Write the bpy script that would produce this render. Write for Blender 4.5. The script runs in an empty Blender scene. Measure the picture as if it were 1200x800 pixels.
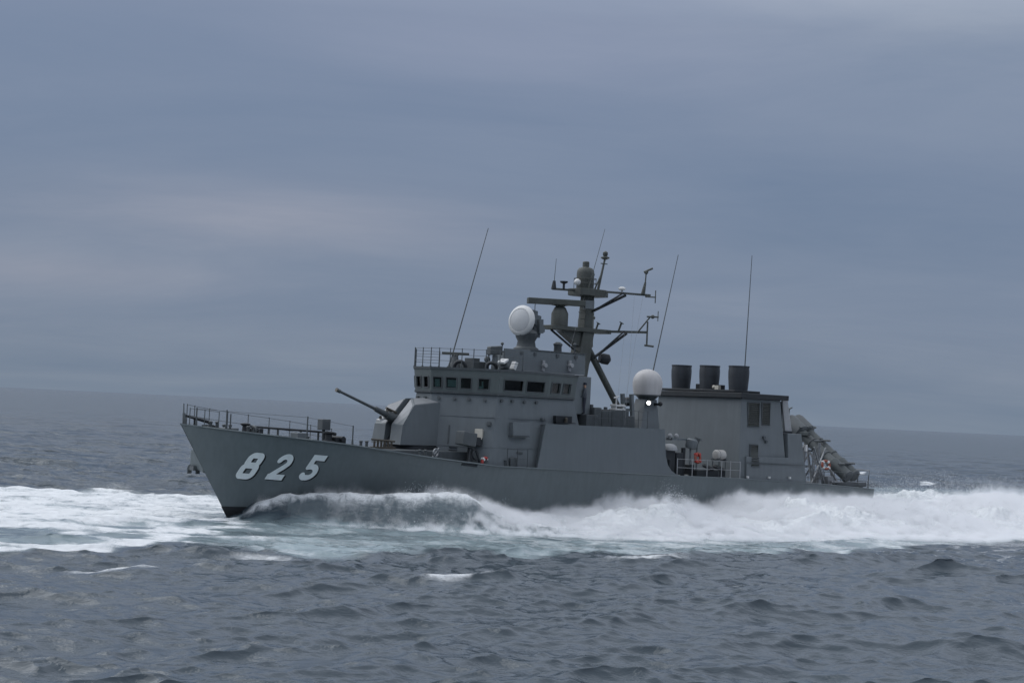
import bpy, bmesh, math, random
import numpy as np
from mathutils import Vector, Matrix

random.seed(7)
R = math.radians
S = bpy.context.scene
COL = S.collection

# ---------------------------------------------------------------- camera, sky, sun, exposure
CAM_H = 6.0
F_PX = 1950.0                       # focal length in pixels of a 1200 px wide frame
ROLL = R(2.72)
PITCH = math.atan(81.5 * math.cos(ROLL) / F_PX)
fwd = Vector((0, math.cos(PITCH), math.sin(PITCH)))
_x = Vector((1, 0, 0)); _u = _x.cross(fwd)
e_r = math.cos(ROLL) * _x + math.sin(ROLL) * _u
e_u = -math.sin(ROLL) * _x + math.cos(ROLL) * _u
cam = bpy.data.objects.new('camera', bpy.data.cameras.new('camera'))
COL.objects.link(cam)
cam.data.sensor_width = 36.0
cam.data.lens = F_PX / 1200.0 * 36.0
cam.data.clip_start = 0.5
cam.data.clip_end = 60000.0
m = Matrix((e_r, e_u, -fwd)).transposed().to_4x4()
m.translation = Vector((0, 0, CAM_H))
cam.matrix_world = m
S.camera = cam

S.view_settings.view_transform = 'Standard'
S.view_settings.look = 'None'
S.view_settings.exposure = 0.0
S.view_settings.gamma = 1.0
S.render.engine = 'CYCLES'
S.cycles.use_denoising = True
S.cycles.max_bounces = 8
S.cycles.diffuse_bounces = 3
S.cycles.glossy_bounces = 3
S.cycles.transparent_max_bounces = 12
S.cycles.volume_bounces = 6
S.cycles.volume_step_rate = .06
S.cycles.volume_max_steps = 256
S.cycles.caustics_reflective = False
S.cycles.caustics_refractive = False

SUN_EL, SUN_AZ = R(48), R(-68)       # azimuth from +Y towards +X: the sun stands to the left, beyond the bow
world = bpy.data.worlds.new('World'); S.world = world
world.use_nodes = True
nt = world.node_tree; nt.nodes.clear(); N = nt.nodes; L = nt.links
out = N.new('ShaderNodeOutputWorld')
sky = N.new('ShaderNodeTexSky'); sky.sky_type = 'NISHITA'; sky.sun_disc = False
sky.sun_elevation = SUN_EL; sky.sun_rotation = SUN_AZ; sky.air_density = 1.5; sky.dust_density = 2.0
bg_sky = N.new('ShaderNodeBackground'); bg_sky.inputs[1].default_value = 0.05
L.new(sky.outputs[0], bg_sky.inputs[0])
tc = N.new('ShaderNodeTexCoord')
sep = N.new('ShaderNodeSeparateXYZ'); L.new(tc.outputs['Generated'], sep.inputs[0])
# overcast: luminance rises from the horizon to the zenith
grad = N.new('ShaderNodeValToRGB'); L.new(sep.outputs[2], grad.inputs[0])
cr = grad.color_ramp
def stops(cr, pts):
    while len(cr.elements) > 1: cr.elements.remove(cr.elements[-1])
    cr.elements[0].position = pts[0][0]; cr.elements[0].color = (*pts[0][1], 1)
    for p, c in pts[1:]:
        e = cr.elements.new(p); e.color = (*c, 1)
stops(cr, [(0.0, (.198, .254, .338)), (.06, (.200, .257, .364)), (.14, (.188, .246, .364)), (.23, (.206, .262, .384)),
           (.31, (.48, .54, .68)), (.50, (.76, .83, .97)), (1.0, (.94, .99, 1.09))])
# cloud streaks: noise on a flat cloud layer seen from below (direction / height)
mx = N.new('ShaderNodeMath'); mx.operation = 'ADD'; L.new(sep.outputs[2], mx.inputs[0]); mx.inputs[1].default_value = .17
dv = N.new('ShaderNodeVectorMath'); dv.operation = 'DIVIDE'
cmb = N.new('ShaderNodeCombineXYZ')
for i in range(3): L.new(mx.outputs[0], cmb.inputs[i])
L.new(tc.outputs['Generated'], dv.inputs[0]); L.new(cmb.outputs[0], dv.inputs[1])
mp = N.new('ShaderNodeMapping'); L.new(dv.outputs[0], mp.inputs[0])
mp.inputs['Rotation'].default_value = (0, 0, R(8)); mp.inputs['Scale'].default_value = (.62, 1.1, 0.0)
n1 = N.new('ShaderNodeTexNoise'); L.new(mp.outputs[0], n1.inputs['Vector'])
n1.inputs['Scale'].default_value = 1.5; n1.inputs['Detail'].default_value = 9; n1.inputs['Roughness'].default_value = .60
n1.inputs['Distortion'].default_value = .4
r1 = N.new('ShaderNodeValToRGB'); L.new(n1.outputs[0], r1.inputs[0])
stops(r1.color_ramp, [(.28, (.88, .92, .95)), (.5, (1.0, 1.0, 1.0)), (.62, (1.07, 1.05, 1.03)), (.78, (1.20, 1.14, 1.09))])
mul = N.new('ShaderNodeMixRGB'); mul.blend_type = 'MULTIPLY'; mul.inputs[0].default_value = 1.0
L.new(grad.outputs[0], mul.inputs[1]); L.new(r1.outputs[0], mul.inputs[2])
def lobe(col, x0, z0, wx, wz, tint, amount):
    # a thinner, brighter place in the cloud round one direction of the sky, broken up by the cloud noise
    def mt(op, a, b):
        q = N.new('ShaderNodeMath'); q.operation = op
        for i, s_ in enumerate((a, b)):
            if isinstance(s_, (int, float)): q.inputs[i].default_value = s_
            else: L.new(s_, q.inputs[i])
        return q.outputs[0]
    dx = mt('DIVIDE', mt('SUBTRACT', sep.outputs[0], x0), wx); dz = mt('DIVIDE', mt('SUBTRACT', sep.outputs[2], z0), wz)
    g = mt('POWER', 2.718, mt('MULTIPLY', mt('ADD', mt('MULTIPLY', dx, dx), mt('MULTIPLY', dz, dz)), -1.0))
    ahead = mt('GREATER_THAN', sep.outputs[1], 0.0)
    f = mt('MULTIPLY', mt('MULTIPLY', g, ahead), mt('MULTIPLY', n1.outputs[0], amount * 2))
    q = N.new('ShaderNodeMixRGB'); q.blend_type = 'ADD'; L.new(f, q.inputs[0]); L.new(col, q.inputs[1]); q.inputs[2].default_value = (*tint, 1)
    return q.outputs[0]
skyc = lobe(mul.outputs[0], -.15, .108, .14, .020, (.16, .115, .085), .42)
skyc = lobe(skyc, -.27, .068, .10, .012, (.16, .115, .085), .32)
skyc = lobe(skyc, .26, .26, .15, .07, (.16, .16, .13), .50)
skyc = lobe(skyc, .02, .215, .16, .03, (.12, .10, .11), .30)
bg_c = N.new('ShaderNodeBackground'); L.new(skyc, bg_c.inputs[0]); bg_c.inputs[1].default_value = 1.0
mixw = N.new('ShaderNodeMixShader'); mixw.inputs[0].default_value = .90
L.new(bg_sky.outputs[0], mixw.inputs[1]); L.new(bg_c.outputs[0], mixw.inputs[2]); L.new(mixw.outputs[0], out.inputs[0])

sl = bpy.data.lights.new('sun', 'SUN'); sl.energy = 1.5; sl.angle = R(70); sl.color = (.975, .99, 1.0)
so = bpy.data.objects.new('sun', sl); COL.objects.link(so)
d_sun = Vector((math.sin(SUN_AZ) * math.cos(SUN_EL), math.cos(SUN_AZ) * math.cos(SUN_EL), math.sin(SUN_EL)))
so.rotation_euler = d_sun.to_track_quat('Z', 'Y').to_euler()

# ---------------------------------------------------------------- ship pose (x aft from the bow, y to port, z up from the waterline)
TH = R(40.5)
BX, BY = -15.88220815, 81.0
Acos, Asin = math.cos(TH), math.sin(TH)

# ---------------------------------------------------------------- noise in numpy
def _hash(ix, iy, iz, seed):
    h = (ix.astype(np.int64) * 374761393 + iy.astype(np.int64) * 668265263 + iz.astype(np.int64) * 2147483647 + seed * 974634541) & 0xffffffff
    h = ((h ^ (h >> 13)) * 1274126177) & 0xffffffff
    h = h ^ (h >> 16)
    return (h & 0xffffff) / float(0xffffff)
def vnoise(x, y, z=None, seed=0):
    if z is None: z = np.zeros_like(x)
    ix, iy, iz = np.floor(x), np.floor(y), np.floor(z)
    fx, fy, fz = x - ix, y - iy, z - iz
    fx, fy, fz = [f * f * f * (f * (f * 6 - 15) + 10) for f in (fx, fy, fz)]
    o = 0
    for a in (0, 1):
        for b in (0, 1):
            for c in (0, 1):
                w = (fx if a else 1 - fx) * (fy if b else 1 - fy) * (fz if c else 1 - fz)
                o = o + w * _hash(ix + a, iy + b, iz + c, seed)
    return o
def fbm(x, y, z=None, seed=0, octs=4, gain=.5):
    o, a, t = 0, 1.0, 0
    for k in range(octs):
        s = 2.03 ** k
        o = o + a * vnoise(x * s + 17.3 * k, y * s - 9.1 * k, None if z is None else z * s + 5.7 * k, seed + k)
        t += a; a *= gain
    return o / t
def sstep(a, b, x):
    t = np.clip((x - a) / (b - a), 0, 1)
    return t * t * (3 - 2 * t)

# ---------------------------------------------------------------- materials
def new_mat(name):
    mt = bpy.data.materials.new(name); mt.use_nodes = True
    return mt, mt.node_tree, mt.node_tree.nodes['Principled BSDF']
def paint(name, rgb, rough=.55, var=.12, scale=1.3, streak=.0, metal=0.0, bump=.0):
    mt, nt, b = new_mat(name)
    N, L = nt.nodes, nt.links
    tc = N.new('ShaderNodeTexCoord')
    mp = N.new('ShaderNodeMapping'); L.new(tc.outputs['Object'], mp.inputs[0])
    n = N.new('ShaderNodeTexNoise'); n.inputs['Scale'].default_value = scale; n.inputs['Detail'].default_value = 6
    n.inputs['Roughness'].default_value = .65
    L.new(mp.outputs[0], n.inputs['Vector'])
    r = N.new('ShaderNodeValToRGB'); L.new(n.outputs[0], r.inputs[0])
    stops(r.color_ramp, [(.3, tuple(c * (1 - var) for c in rgb)), (.7, tuple(c * (1 + var) for c in rgb))])
    last = r.outputs[0]
    if streak:
        mp2 = N.new('ShaderNodeMapping'); L.new(tc.outputs['Object'], mp2.inputs[0]); mp2.inputs['Scale'].default_value = (2.2, 2.2, .16)
        n2 = N.new('ShaderNodeTexNoise'); n2.inputs['Scale'].default_value = 2.0; n2.inputs['Detail'].default_value = 4
        L.new(mp2.outputs[0], n2.inputs['Vector'])
        r2 = N.new('ShaderNodeValToRGB'); L.new(n2.outputs[0], r2.inputs[0])
        stops(r2.color_ramp, [(.36, (1 - streak, 1 - streak, 1 - streak * 1.1)), (.56, (1, 1, 1)), (.72, (1 + streak * .6,) * 3)])
        mm = N.new('ShaderNodeMixRGB'); mm.blend_type = 'MULTIPLY'; mm.inputs[0].default_value = 1
        L.new(last, mm.inputs[1]); L.new(r2.outputs[0], mm.inputs[2]); last = mm.outputs[0]
    L.new(last, b.inputs['Base Color'])
    b.inputs['Roughness'].default_value = rough; b.inputs['Metallic'].default_value = metal
    if bump:
        n3 = N.new('ShaderNodeTexNoise'); n3.inputs['Scale'].default_value = .9; n3.inputs['Detail'].default_value = 2
        L.new(tc.outputs['Object'], n3.inputs['Vector'])
        bp = N.new('ShaderNodeBump'); bp.inputs['Distance'].default_value = bump; bp.inputs['Strength'].default_value = 1
        L.new(n3.outputs[0], bp.inputs['Height']); L.new(bp.outputs[0], b.inputs['Normal'])
    return mt

M = {}
M['hull'] = paint('hull_grey_paint', (.122, .146, .153), .50, .06, .5, .07, bump=.02)
M['grey'] = paint('superstructure_grey_paint', (.130, .148, .158), .55, .06, .9, .05, bump=.012)
M['plate'] = paint('side_plating_grey_paint', (.116, .134, .144), .55, .05, .5, .04, bump=.015)
M['bridge'] = paint('bridge_grey_green_paint', (.098, .116, .116), .55, .06, 1.2, .05)
M['dish'] = paint('dish_face_grey_white', (.44, .45, .46), .5, .04, 2.0)
M['grey_light'] = paint('pale_grey_paint', (.30, .31, .32), .5, .07, 2.0, .06)
M['grey_dark'] = paint('dark_grey_paint', (.075, .085, .09), .55, .15, 2.0, .1)
M['deck'] = paint('deck_nonskid', (.10, .11, .115), .85, .15, 3.0)
M['mast'] = paint('sooty_mast_paint', (.075, .082, .074), .6, .18, 1.6, .1)
M['black'] = paint('black_paint', (.016, .020, .024), .6, .2, 2.0)
M['funnel'] = paint('funnel_black', (.030, .035, .042), .5, .2, 1.2, .15)
M['white'] = paint('white_paint', (.62, .62, .61), .45, .05, 1.5, .05)
M['radome'] = paint('radome_white', (.50, .485, .48), .5, .05, 1.2, .08)
M['number'] = paint('number_white', (.74, .79, .79), .5, .04, 2.0, .06)
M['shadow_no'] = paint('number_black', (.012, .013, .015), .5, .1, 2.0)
M['boot'] = paint('boot_topping_black', (.015, .016, .018), .4, .2, 1.0)
M['louvre'] = paint('louvre_grey', (.055, .060, .055), .6, .15, 3.0)
M['cream'] = paint('cream_paint', (.50, .47, .40), .5, .06, 3.0)
M['raft'] = paint('raft_grey_white', (.40, .39, .37), .5, .06, 3.0, .06)
M['red'] = paint('red_plastic', (.42, .05, .04), .5, .1, 5.0)
M['orange'] = paint('orange_plastic', (.30, .075, .045), .5, .1, 5.0)
M['brass'] = paint('brown_metal', (.07, .06, .045), .45, .2, 5.0)
M['steel'] = paint('worn_steel', (.22, .23, .24), .4, .15, 5.0, metal=.4)
M['canister'] = paint('canister_grey_green', (.060, .072, .075), .6, .12, 1.5, .1)
M['skin'] = paint('skin', (.45, .28, .20), .6, .05, 8.0)
M['navy'] = paint('navy_cloth', (.025, .03, .045), .9, .2, 9.0)
M['cloth_grey'] = paint('grey_cloth', (.20, .21, .22), .9, .15, 9.0)
def glass():
    mt, nt, b = new_mat('window_glass'); N, L = nt.nodes, nt.links
    N.remove(b)
    tr = N.new('ShaderNodeBsdfTransparent'); tr.inputs[0].default_value = (.48, .56, .54, 1)
    gl = N.new('ShaderNodeBsdfGlossy'); gl.inputs['Roughness'].default_value = .03
    fr = N.new('ShaderNodeFresnel'); fr.inputs[0].default_value = 1.5
    mx = N.new('ShaderNodeMixShader'); L.new(fr.outputs[0], mx.inputs[0]); L.new(tr.outputs[0], mx.inputs[1]); L.new(gl.outputs[0], mx.inputs[2])
    L.new(mx.outputs[0], N['Material Output'].inputs[0])
    return mt
M['glass'] = glass()
def lampmat():
    mt, nt, b = new_mat('lit_lamp')
    b.inputs['Emission Color'].default_value = (1, .98, .90, 1); b.inputs['Emission Strength'].default_value = 5.0
    return mt
M['lamp'] = lampmat()

# ---------------------------------------------------------------- SEA
def ship_xy(wx, wy):
    dx, dy = wx - BX, wy - BY
    return dx * Acos + dy * Asin, dx * Asin - dy * Acos         # (x aft, y port)
def y_wl(x):
    return np.interp(x, [2.7, 5, 10, 15, 20, 30, 49.9, 50.2, 52, 60], [0, .5, 1.6, 2.5, 3.1, 3.6, 3.5, 1.5, 0, 0])
def y_out(x):
    return np.interp(x, [2.6, 3.4, 5.2, 7, 9, 13, 19, 27, 35, 44, 60, 90], [.25, 1.3, 3.0, 4.8, 6.6, 9.6, 12.6, 14.2, 16.3, 18, 22, 30])
CR_X = [2.6, 3.5, 4.0, 5.4, 8.1, 10.4, 12.7, 14.5, 16.3, 20.1, 23.4, 25.2, 27.5, 29.0, 30.5, 33.0, 35.6, 39.0, 42.7, 47.1, 50.3, 55, 62, 75, 100]
CR_Z = [.05, .36, .89, 1.38, 1.58, 1.85, 2.15, 1.55, 1.02, .90, 1.39, 2.30, 1.34, .78, .95, 1.70, 2.20, 2.35, 1.85, 1.65, 2.2, 3.0, 2.5, 1.5, .5]
def z_crest(x): return np.interp(x, CR_X, CR_Z, left=0, right=.4)
# share of the crest that is solid white water (the rest of it is flying spray)
def core_share(x): return np.interp(x, [2.6, 5, 8, 12, 15, 20, 26, 35, 45, 60], [.95, .97, .95, .82, .66, .60, .56, .55, .54, .5])

class Waves:
    def __init__(self):
        rng = np.random.default_rng(11)
        n = 170
        lam = np.exp(np.linspace(math.log(.45), math.log(34), n)) * rng.uniform(.93, 1.07, n)
        th0 = R(-72)                                               # travel direction
        spread = np.interp(np.log(lam), np.log([.45, 3, 34]), [.85, .55, .35])
        ang = th0 + rng.normal(0, 1, n) * spread
        k = 2 * math.pi / lam
        self.kx, self.ky, self.k = k * np.cos(ang), k * np.sin(ang), k
        octs = math.log2(34 / .45)
        s_tot = .255
        w = np.interp(np.log(lam), np.log([.45, 1.2, 5, 11, 34]), [1.35, 1.40, .95, .42, .11])
        self.amp = s_tot * math.sqrt(2) * w / k / math.sqrt(n)
        self.ph = rng.uniform(0, 2 * math.pi, n)
    def eval(self, x, y, dr, dt):
        # dr, dt: spacing of the sheet along and across the direction from the middle, to leave out what it cannot carry
        h = np.zeros_like(x); ox = np.zeros_like(x); oy = np.zeros_like(x); lost = np.zeros_like(x)
        rr = np.sqrt(x * x + y * y) + 1e-6
        ux, uy = x / rr, y / rr
        gust = .55 + .9 * fbm(x / 16, y / 16, seed=3, octs=3)
        for kx, ky, k, a, p in zip(self.kx, self.ky, self.k, self.amp, self.ph):
            step = np.hypot((kx * ux + ky * uy) * dr, (kx * uy - ky * ux) * dt)
            w = np.clip((3.5 - step) / 1.5, 0, 1)
            lost += (a * k) ** 2 * (1 - w)
            g = gust if k > 1.2 else 1.0
            ph = kx * x + ky * y + p
            c = np.cos(ph) * a * w * g; s = np.sin(ph) * a * w * g
            h += c
            ox -= s * kx / k; oy -= s * ky / k
        return h, ox * 1.35, oy * 1.35, np.sqrt(lost / np.sum((self.amp * self.k) ** 2))

def px_of(x, y):
    """where a point of the flat sea lies in the frame of the photograph (used only to read foam outlines off it)"""
    dx, dy, dz = x, y, -CAM_H
    k = dx * fwd.x + dy * fwd.y + dz * fwd.z
    k = np.where(k < .1, .1, k)
    return 600 + F_PX * (dx * e_r.x + dy * e_r.y + dz * e_r.z) / k, 400 - F_PX * (dx * e_u.x + dy * e_u.y + dz * e_u.z) / k
def sea_point(u, v):
    d = fwd * F_PX + e_r * (u - 600) - e_u * (v - 400)
    t = -CAM_H / d.z
    return d.x * t, d.y * t

def build_sea():
    # one sheet round the camera's foot: fine where the picture looks, coarse elsewhere, out to the horizon
    a_in = np.radians(np.linspace(-21.5, 21.5, 1250))
    a_l = np.radians(-np.geomspace(22.0, 180, 90)[::-1]); a_r = np.radians(np.geomspace(22.0, 180, 90)[:-1])
    ang = np.concatenate([a_l, a_in, a_r])
    dep = np.linspace(math.atan(CAM_H / 33.0), math.atan(CAM_H / 520.0), 760)
    rad = np.concatenate([[1.5, 6, 12, 18, 23, 27, 30], CAM_H / np.tan(dep), np.geomspace(545, 40000, 90)])
    A, Rr = np.meshgrid(ang, rad)
    dA = np.gradient(ang)[None, :] * Rr; dR = np.gradient(rad)[:, None] * np.ones_like(A)
    x = Rr * np.sin(A); y = Rr * np.cos(A)
    sh = x.shape
    x, y, dA, dR = [q.ravel() for q in (x, y, dA, dR)]
    W = Waves()
    h, ox, oy, lost = W.eval(x, y, dR, dA)
    # ---- the ship's own waves
    sx, sy = ship_xy(x, y)
    ay = np.abs(sy)
    near = (sx > 0) & (sx < 130) & (ay < 40)
    yb, yo, zc = y_wl(sx), y_out(sx), z_crest(sx) * np.where(sy < 0, .5, 1)
    core = core_share(sx)
    wob = (fbm(sx / 2.6, sy / 2.6, seed=21, octs=4) - .5)
    yo2 = yo * (1 + .12 * wob)
    t = np.clip((ay - yb) / np.maximum(yo2 - yb, .05), -1, 2)
    tc = np.interp(sx, [3, 8, 14, 20, 40], [.45, .50, .52, .50, .5])
    inner = np.interp(sx, [3, 10, 20, 30, 50], [.9, .75, .6, .5, .40])
    inner = np.where(sx > 49.8, .12, inner)
    up = inner + (1 - inner) * sstep(-.1, 1, t / tc)
    dn = 1 - sstep(0, 1, (t - tc) / (1 - tc))
    prof = np.where(t < tc, up, dn) * (t < 1) * (sx > 2.55)
    lump = fbm(sx / 1.0, sy / .8, seed=31, octs=5) - .5
    big = fbm(sx / 4.5, sy / 3.5, seed=41, octs=2) - .5
    turb = sstep(11, 17, sx)
    hs = zc * core * prof * (1 + turb * (.95 * lump + .9 * big) + (1 - turb) * .18 * lump)
    fade = sstep(100, 55, sx)
    hs = np.where(near, hs * fade, 0)
    calm = np.where(near, 1 - .75 * np.clip(prof, 0, 1), 1)
    z = h * calm + hs
    u, v = px_of(x, y)
    vt0 = np.interp(u, [-900, -400, 0, 100, 200, 265, 300, 420], [535, 548, 566, 571, 576, 578, 585, 600])
    wakez = sstep(0, 12, v - vt0) * sstep(0, 14, 648 - v) * (y > 5)
    calm = calm * (1 - .45 * wakez)
    z = h * calm + hs
    # ---- foam and aerated water, read off the photograph's outlines and kept in world places
    u, v = px_of(x, y)
    front = (y > 5) & (np.abs(u - 600) < 3000)
    n_lo = fbm(x / 6, y / 6, seed=51, octs=4); n_hi = fbm(x / 1.6, y / 1.6, seed=61, octs=4); n_mid = fbm(x / 2.8, y / 3.4, seed=71, octs=4)
    streak = fbm(x / 5.5 + y / 9, y / 1.1 - x / 9, seed=81, octs=4)
    foam = np.zeros_like(x); aer = np.zeros_like(x)
    # whole zone of aerated water in front of and beside the ship
    vt = np.interp(u, [-900, -400, 0, 100, 200, 265, 300, 420], [535, 548, 566, 571, 576, 578, 585, 600])
    vb = np.interp(u, [-900, 0, 100, 200, 270, 330, 440, 540, 600, 700, 800, 900, 1000, 1100, 1200, 1500], [650, 650, 645, 638, 646, 653, 656, 646, 655, 651, 656, 652, 642, 640, 634, 625])
    vbn = vb + (n_lo - .5) * 14; vtn = vt + (n_lo - .5) * 8
    zone = sstep(0, 4, v - vtn) * sstep(0, 3.5, vbn - v) * front * np.where(near & (sx < 16), 1 - sstep(.03, .2, prof), 1)
    aer = np.maximum(aer, zone * (.50 + .9 * (n_mid - .3)))
    # strong white patch on the left
    strong_b = np.interp(u, [-900, 0, 60, 180, 265, 330, 420], [622, 616, 614, 612, 608, 602, 585])
    s1 = zone * sstep(0, 14, strong_b + (n_lo - .5) * 26 - v) * sstep(330, 270, u)
    foam = np.maximum(foam, s1 * (.30 + .50 * n_hi + .55 * (streak - .2)))
    # white rim along the near edge
    rimw = np.interp(u, [-900, 0, 120, 260, 300, 360, 480, 600, 700, 1200], [14, 14, 12, 8, 5, 5, 9, 9, 7, 6])
    rims = np.interp(u, [-900, 0, 150, 260, 340, 400, 480, 620, 700, 1000, 1200], [.75, .75, .72, .55, .55, .25, .36, .36, .42, .52, .55])
    rim = zone * np.exp(-((vbn - 3 - v) / rimw) ** 2) * rims * (.62 + .75 * streak)
    foam = np.maximum(foam, rim * (.55 + .8 * n_mid))
    # loose streaks in the rest of the zone
    foam = np.maximum(foam, zone * np.clip((.6 * n_mid + .4 * streak - .39) * 2.8, 0, .60) * np.interp(u, [0, 280, 330, 520, 700, 1200], [1.9, 1.5, .6, .65, .8, .85]))
    # small breaker beyond the patch and whitecaps
    def cap(uc, vc, lu, lv, s, tilt=0.0):
        nonlocal foam
        d = ((u - uc) / lu) ** 2 + ((v - vc - tilt * (u - uc)) / lv) ** 2
        foam = np.maximum(foam, front * np.exp(-d * 1.3) * s * (.35 + 1.1 * n_hi))
    cap(140, 670, 75, 4.2, 1.05, .015); cap(95, 667, 40, 3, .8); cap(525, 685, 36, 2.6, 1.1, -.02); cap(590, 682, 34, 2.8, 1.1, -.05)
    cap(990, 681, 20, 2.2, .9, -.1); cap(1087, 567, 12, 3.5, 1.1); cap(128, 571, 34, 4, .9); cap(300, 649, 60, 2.0, .6, .06)
    cap(1010, 555, 8, 1.2, .6); cap(60, 520, 10, .8, .5); cap(760, 655, 70, 3, .6)
    for (uc, vc, lu, hgt) in ((140, 672, 85, .28), (525, 687, 45, .2), (590, 684, 40, .2), (128, 572, 30, .10)):
        cx, cy = sea_point(uc, vc)
        lx = lu / F_PX * cy
        z = z + hgt * np.exp(-((x - cx) / lx) ** 2 - ((y - cy) / 1.1) ** 2)
    # broken water of the bow wave: bare glassy face forward, white from the break aft
    crest_f = np.where(t < tc, np.exp(-((t - tc) / .35) ** 2), np.exp(-((t - tc) / .17) ** 2))
    runs = fbm(sx / .55, ay / 1.6, seed=83, octs=4)
    aheadf = crest_f * sstep(2.9, 4.2, sx) * (.40 + .75 * n_hi) + np.where(t > tc, np.clip(.75 * runs - .24, 0, .22), 0)
    brk = sstep(10.0, 15.5, sx + 6 * (tc - t) + 3 * (n_mid - .5))
    wf = np.where(near & (t < 1.0) & (sx > 2.6), np.maximum(aheadf, brk * (.75 + .45 * n_mid)), 0) * fade
    foam = np.maximum(foam, wf)
    aer = np.maximum(aer, np.where(near & (t < 1.04) & (sx > 5), np.interp(sx, [5, 9, 14, 18], [.12, .12, .25, .45]), 0))
    wake = near & (sx > 49) & (ay < 6 + .2 * (sx - 49))
    foam = np.where(wake, np.maximum(foam, fade * (.8 + .3 * n_mid)), foam)
    z = np.where(wake, np.maximum(z, fade * np.interp(sx, [50, 56, 62, 70], [.25, .38, .8, 1.2]) * (.9 + 1.6 * lump + 1.6 * big)), z)
    # lumpy foam stands a little proud
    z = z + np.clip(foam - .45, 0, .6) * (n_hi - .35) * .28 * (Rr.ravel() < 300)
    keep = np.where(near, 1 - .8 * np.clip(prof, 0, 1), 1)
    co = np.stack([x + ox * keep, y + oy * keep, z], 1)
    # ---- mesh
    nr, nc = sh
    idx = np.arange(nr * nc).reshape(sh)
    a, b = idx[:-1, :-1], idx[:-1, 1:]; c, d = idx[1:, 1:], idx[1:, :-1]
    q = np.stack([a, d, c, b], -1).reshape(-1, 4)
    wrap = np.stack([idx[:-1, -1], idx[1:, -1], idx[1:, 0], idx[:-1, 0]], -1)
    q = np.concatenate([q, wrap])
    me = bpy.data.meshes.new('sea')
    me.vertices.add(len(co)); me.vertices.foreach_set('co', co.astype(np.float32).ravel())
    me.loops.add(q.size); me.loops.foreach_set('vertex_index', q.astype(np.int32).ravel())
    me.polygons.add(len(q)); me.polygons.foreach_set('loop_start', np.arange(0, q.size, 4, dtype=np.int32))
    me.update(calc_edges=True)
    me.polygons.foreach_set('use_smooth', np.ones(len(q), bool))
    for nme, arr in (('foam', foam), ('aerated', aer), ('unresolved', lost)):
        at = me.attributes.new(nme, 'FLOAT', 'POINT'); at.data.foreach_set('value', np.clip(arr, 0, 1.2).astype(np.float32))
    ob = bpy.data.objects.new('sea', me); COL.objects.link(ob)
    ob['kind'] = 'structure'; ob['label'] = 'choppy grey sea with white wake foam reaching to the horizon'
    # ---- water material
    mt, nt, b = new_mat('sea_water'); N, L = nt.nodes, nt.links
    tc_ = N.new('ShaderNodeTexCoord')
    af = N.new('ShaderNodeAttribute'); af.attribute_name = 'foam'
    aa = N.new('ShaderNodeAttribute'); aa.attribute_name = 'aerated'
    def noise(scale, detail, rough=.55, dist=0, sc=(1, 1, 1)):
        mp = N.new('ShaderNodeMapping'); mp.inputs['Scale'].default_value = sc; L.new(tc_.outputs['Object'], mp.inputs[0])
        n = N.new('ShaderNodeTexNoise'); n.inputs['Scale'].default_value = scale; n.inputs['Detail'].default_value = detail
        n.inputs['Roughness'].default_value = rough; n.inputs['Distortion'].default_value = dist
        L.new(mp.outputs[0], n.inputs['Vector']); return n.outputs[0]
    def math_(op, a, b_=None, c_=None, clamp=False):
        q = N.new('ShaderNodeMath'); q.operation = op; q.use_clamp = clamp
        for i, s in enumerate((a, b_, c_)):
            if s is None: continue
            if isinstance(s, (int, float)): q.inputs[i].default_value = s
            else: L.new(s, q.inputs[i])
        return q.outputs[0]
    det = noise(2.2, 9, .72, .8)
    det2 = noise(.55, 5, .6, .9)
    f0 = math_('ADD', math_('MULTIPLY', math_('SUBTRACT', det, .5), 1.9), math_('MULTIPLY', math_('SUBTRACT', det2, .5), .9))
    f1 = math_('ADD', af.outputs['Fac'], math_('MULTIPLY', f0, math_('MULTIPLY', af.outputs['Fac'], 1.0)))
    mr = N.new('ShaderNodeMapRange'); mr.interpolation_type = 'SMOOTHSTEP'
    mr.inputs['From Min'].default_value = .24; mr.inputs['From Max'].default_value = .92
    L.new(f1, mr.inputs[0]); fmask = mr.outputs[0]
    # bump: wind ripples
    rip = math_('ADD', math_('MULTIPLY', noise(1.1, 4, .6, .3, (1, 1.5, 1)), 1.0), math_('MULTIPLY', noise(4.0, 3, .6, .2), .22))
    bp = N.new('ShaderNodeBump'); bp.inputs['Strength'].default_value = 1.0; bp.inputs['Distance'].default_value = .075
    au = N.new('ShaderNodeAttribute'); au.attribute_name = 'unresolved'
    chop = math_('MULTIPLY', math_('ADD', math_('MULTIPLY', noise(.75, 3, .6, .5, (.55, 1.3, 1)), 8.0), math_('ADD', math_('MULTIPLY', noise(.28, 2, .5, .4, (.5, 1.5, 1)), 18.0), math_('MULTIPLY', noise(.09, 2, .5, .3, (.5, 1.7, 1)), 42.0))), au.outputs['Fac'])
    L.new(math_('ADD', rip, chop), bp.inputs['Height'])
    mixc = N.new('ShaderNodeMixRGB'); mixc.inputs[1].default_value = (.044, .061, .075, 1); mixc.inputs[2].default_value = (.33, .42, .44, 1)
    L.new(math_('MULTIPLY', aa.outputs['Fac'], .8, clamp=True), mixc.inputs[0])
    L.new(mixc.outputs[0], b.inputs['Base Color'])
    b.inputs['Roughness'].default_value = .10; b.inputs['IOR'].default_value = 1.333
    L.new(bp.outputs[0], b.inputs['Normal'])
    fo = N.new('ShaderNodeBsdfDiffuse'); fo.inputs[0].default_value = (.86, .88, .89, 1)
    bf = N.new('ShaderNodeBump'); bf.inputs['Strength'].default_value = .9; bf.inputs['Distance'].default_value = .25
    L.new(det, bf.inputs['Height']); L.new(bf.outputs[0], fo.inputs['Normal'])
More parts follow.
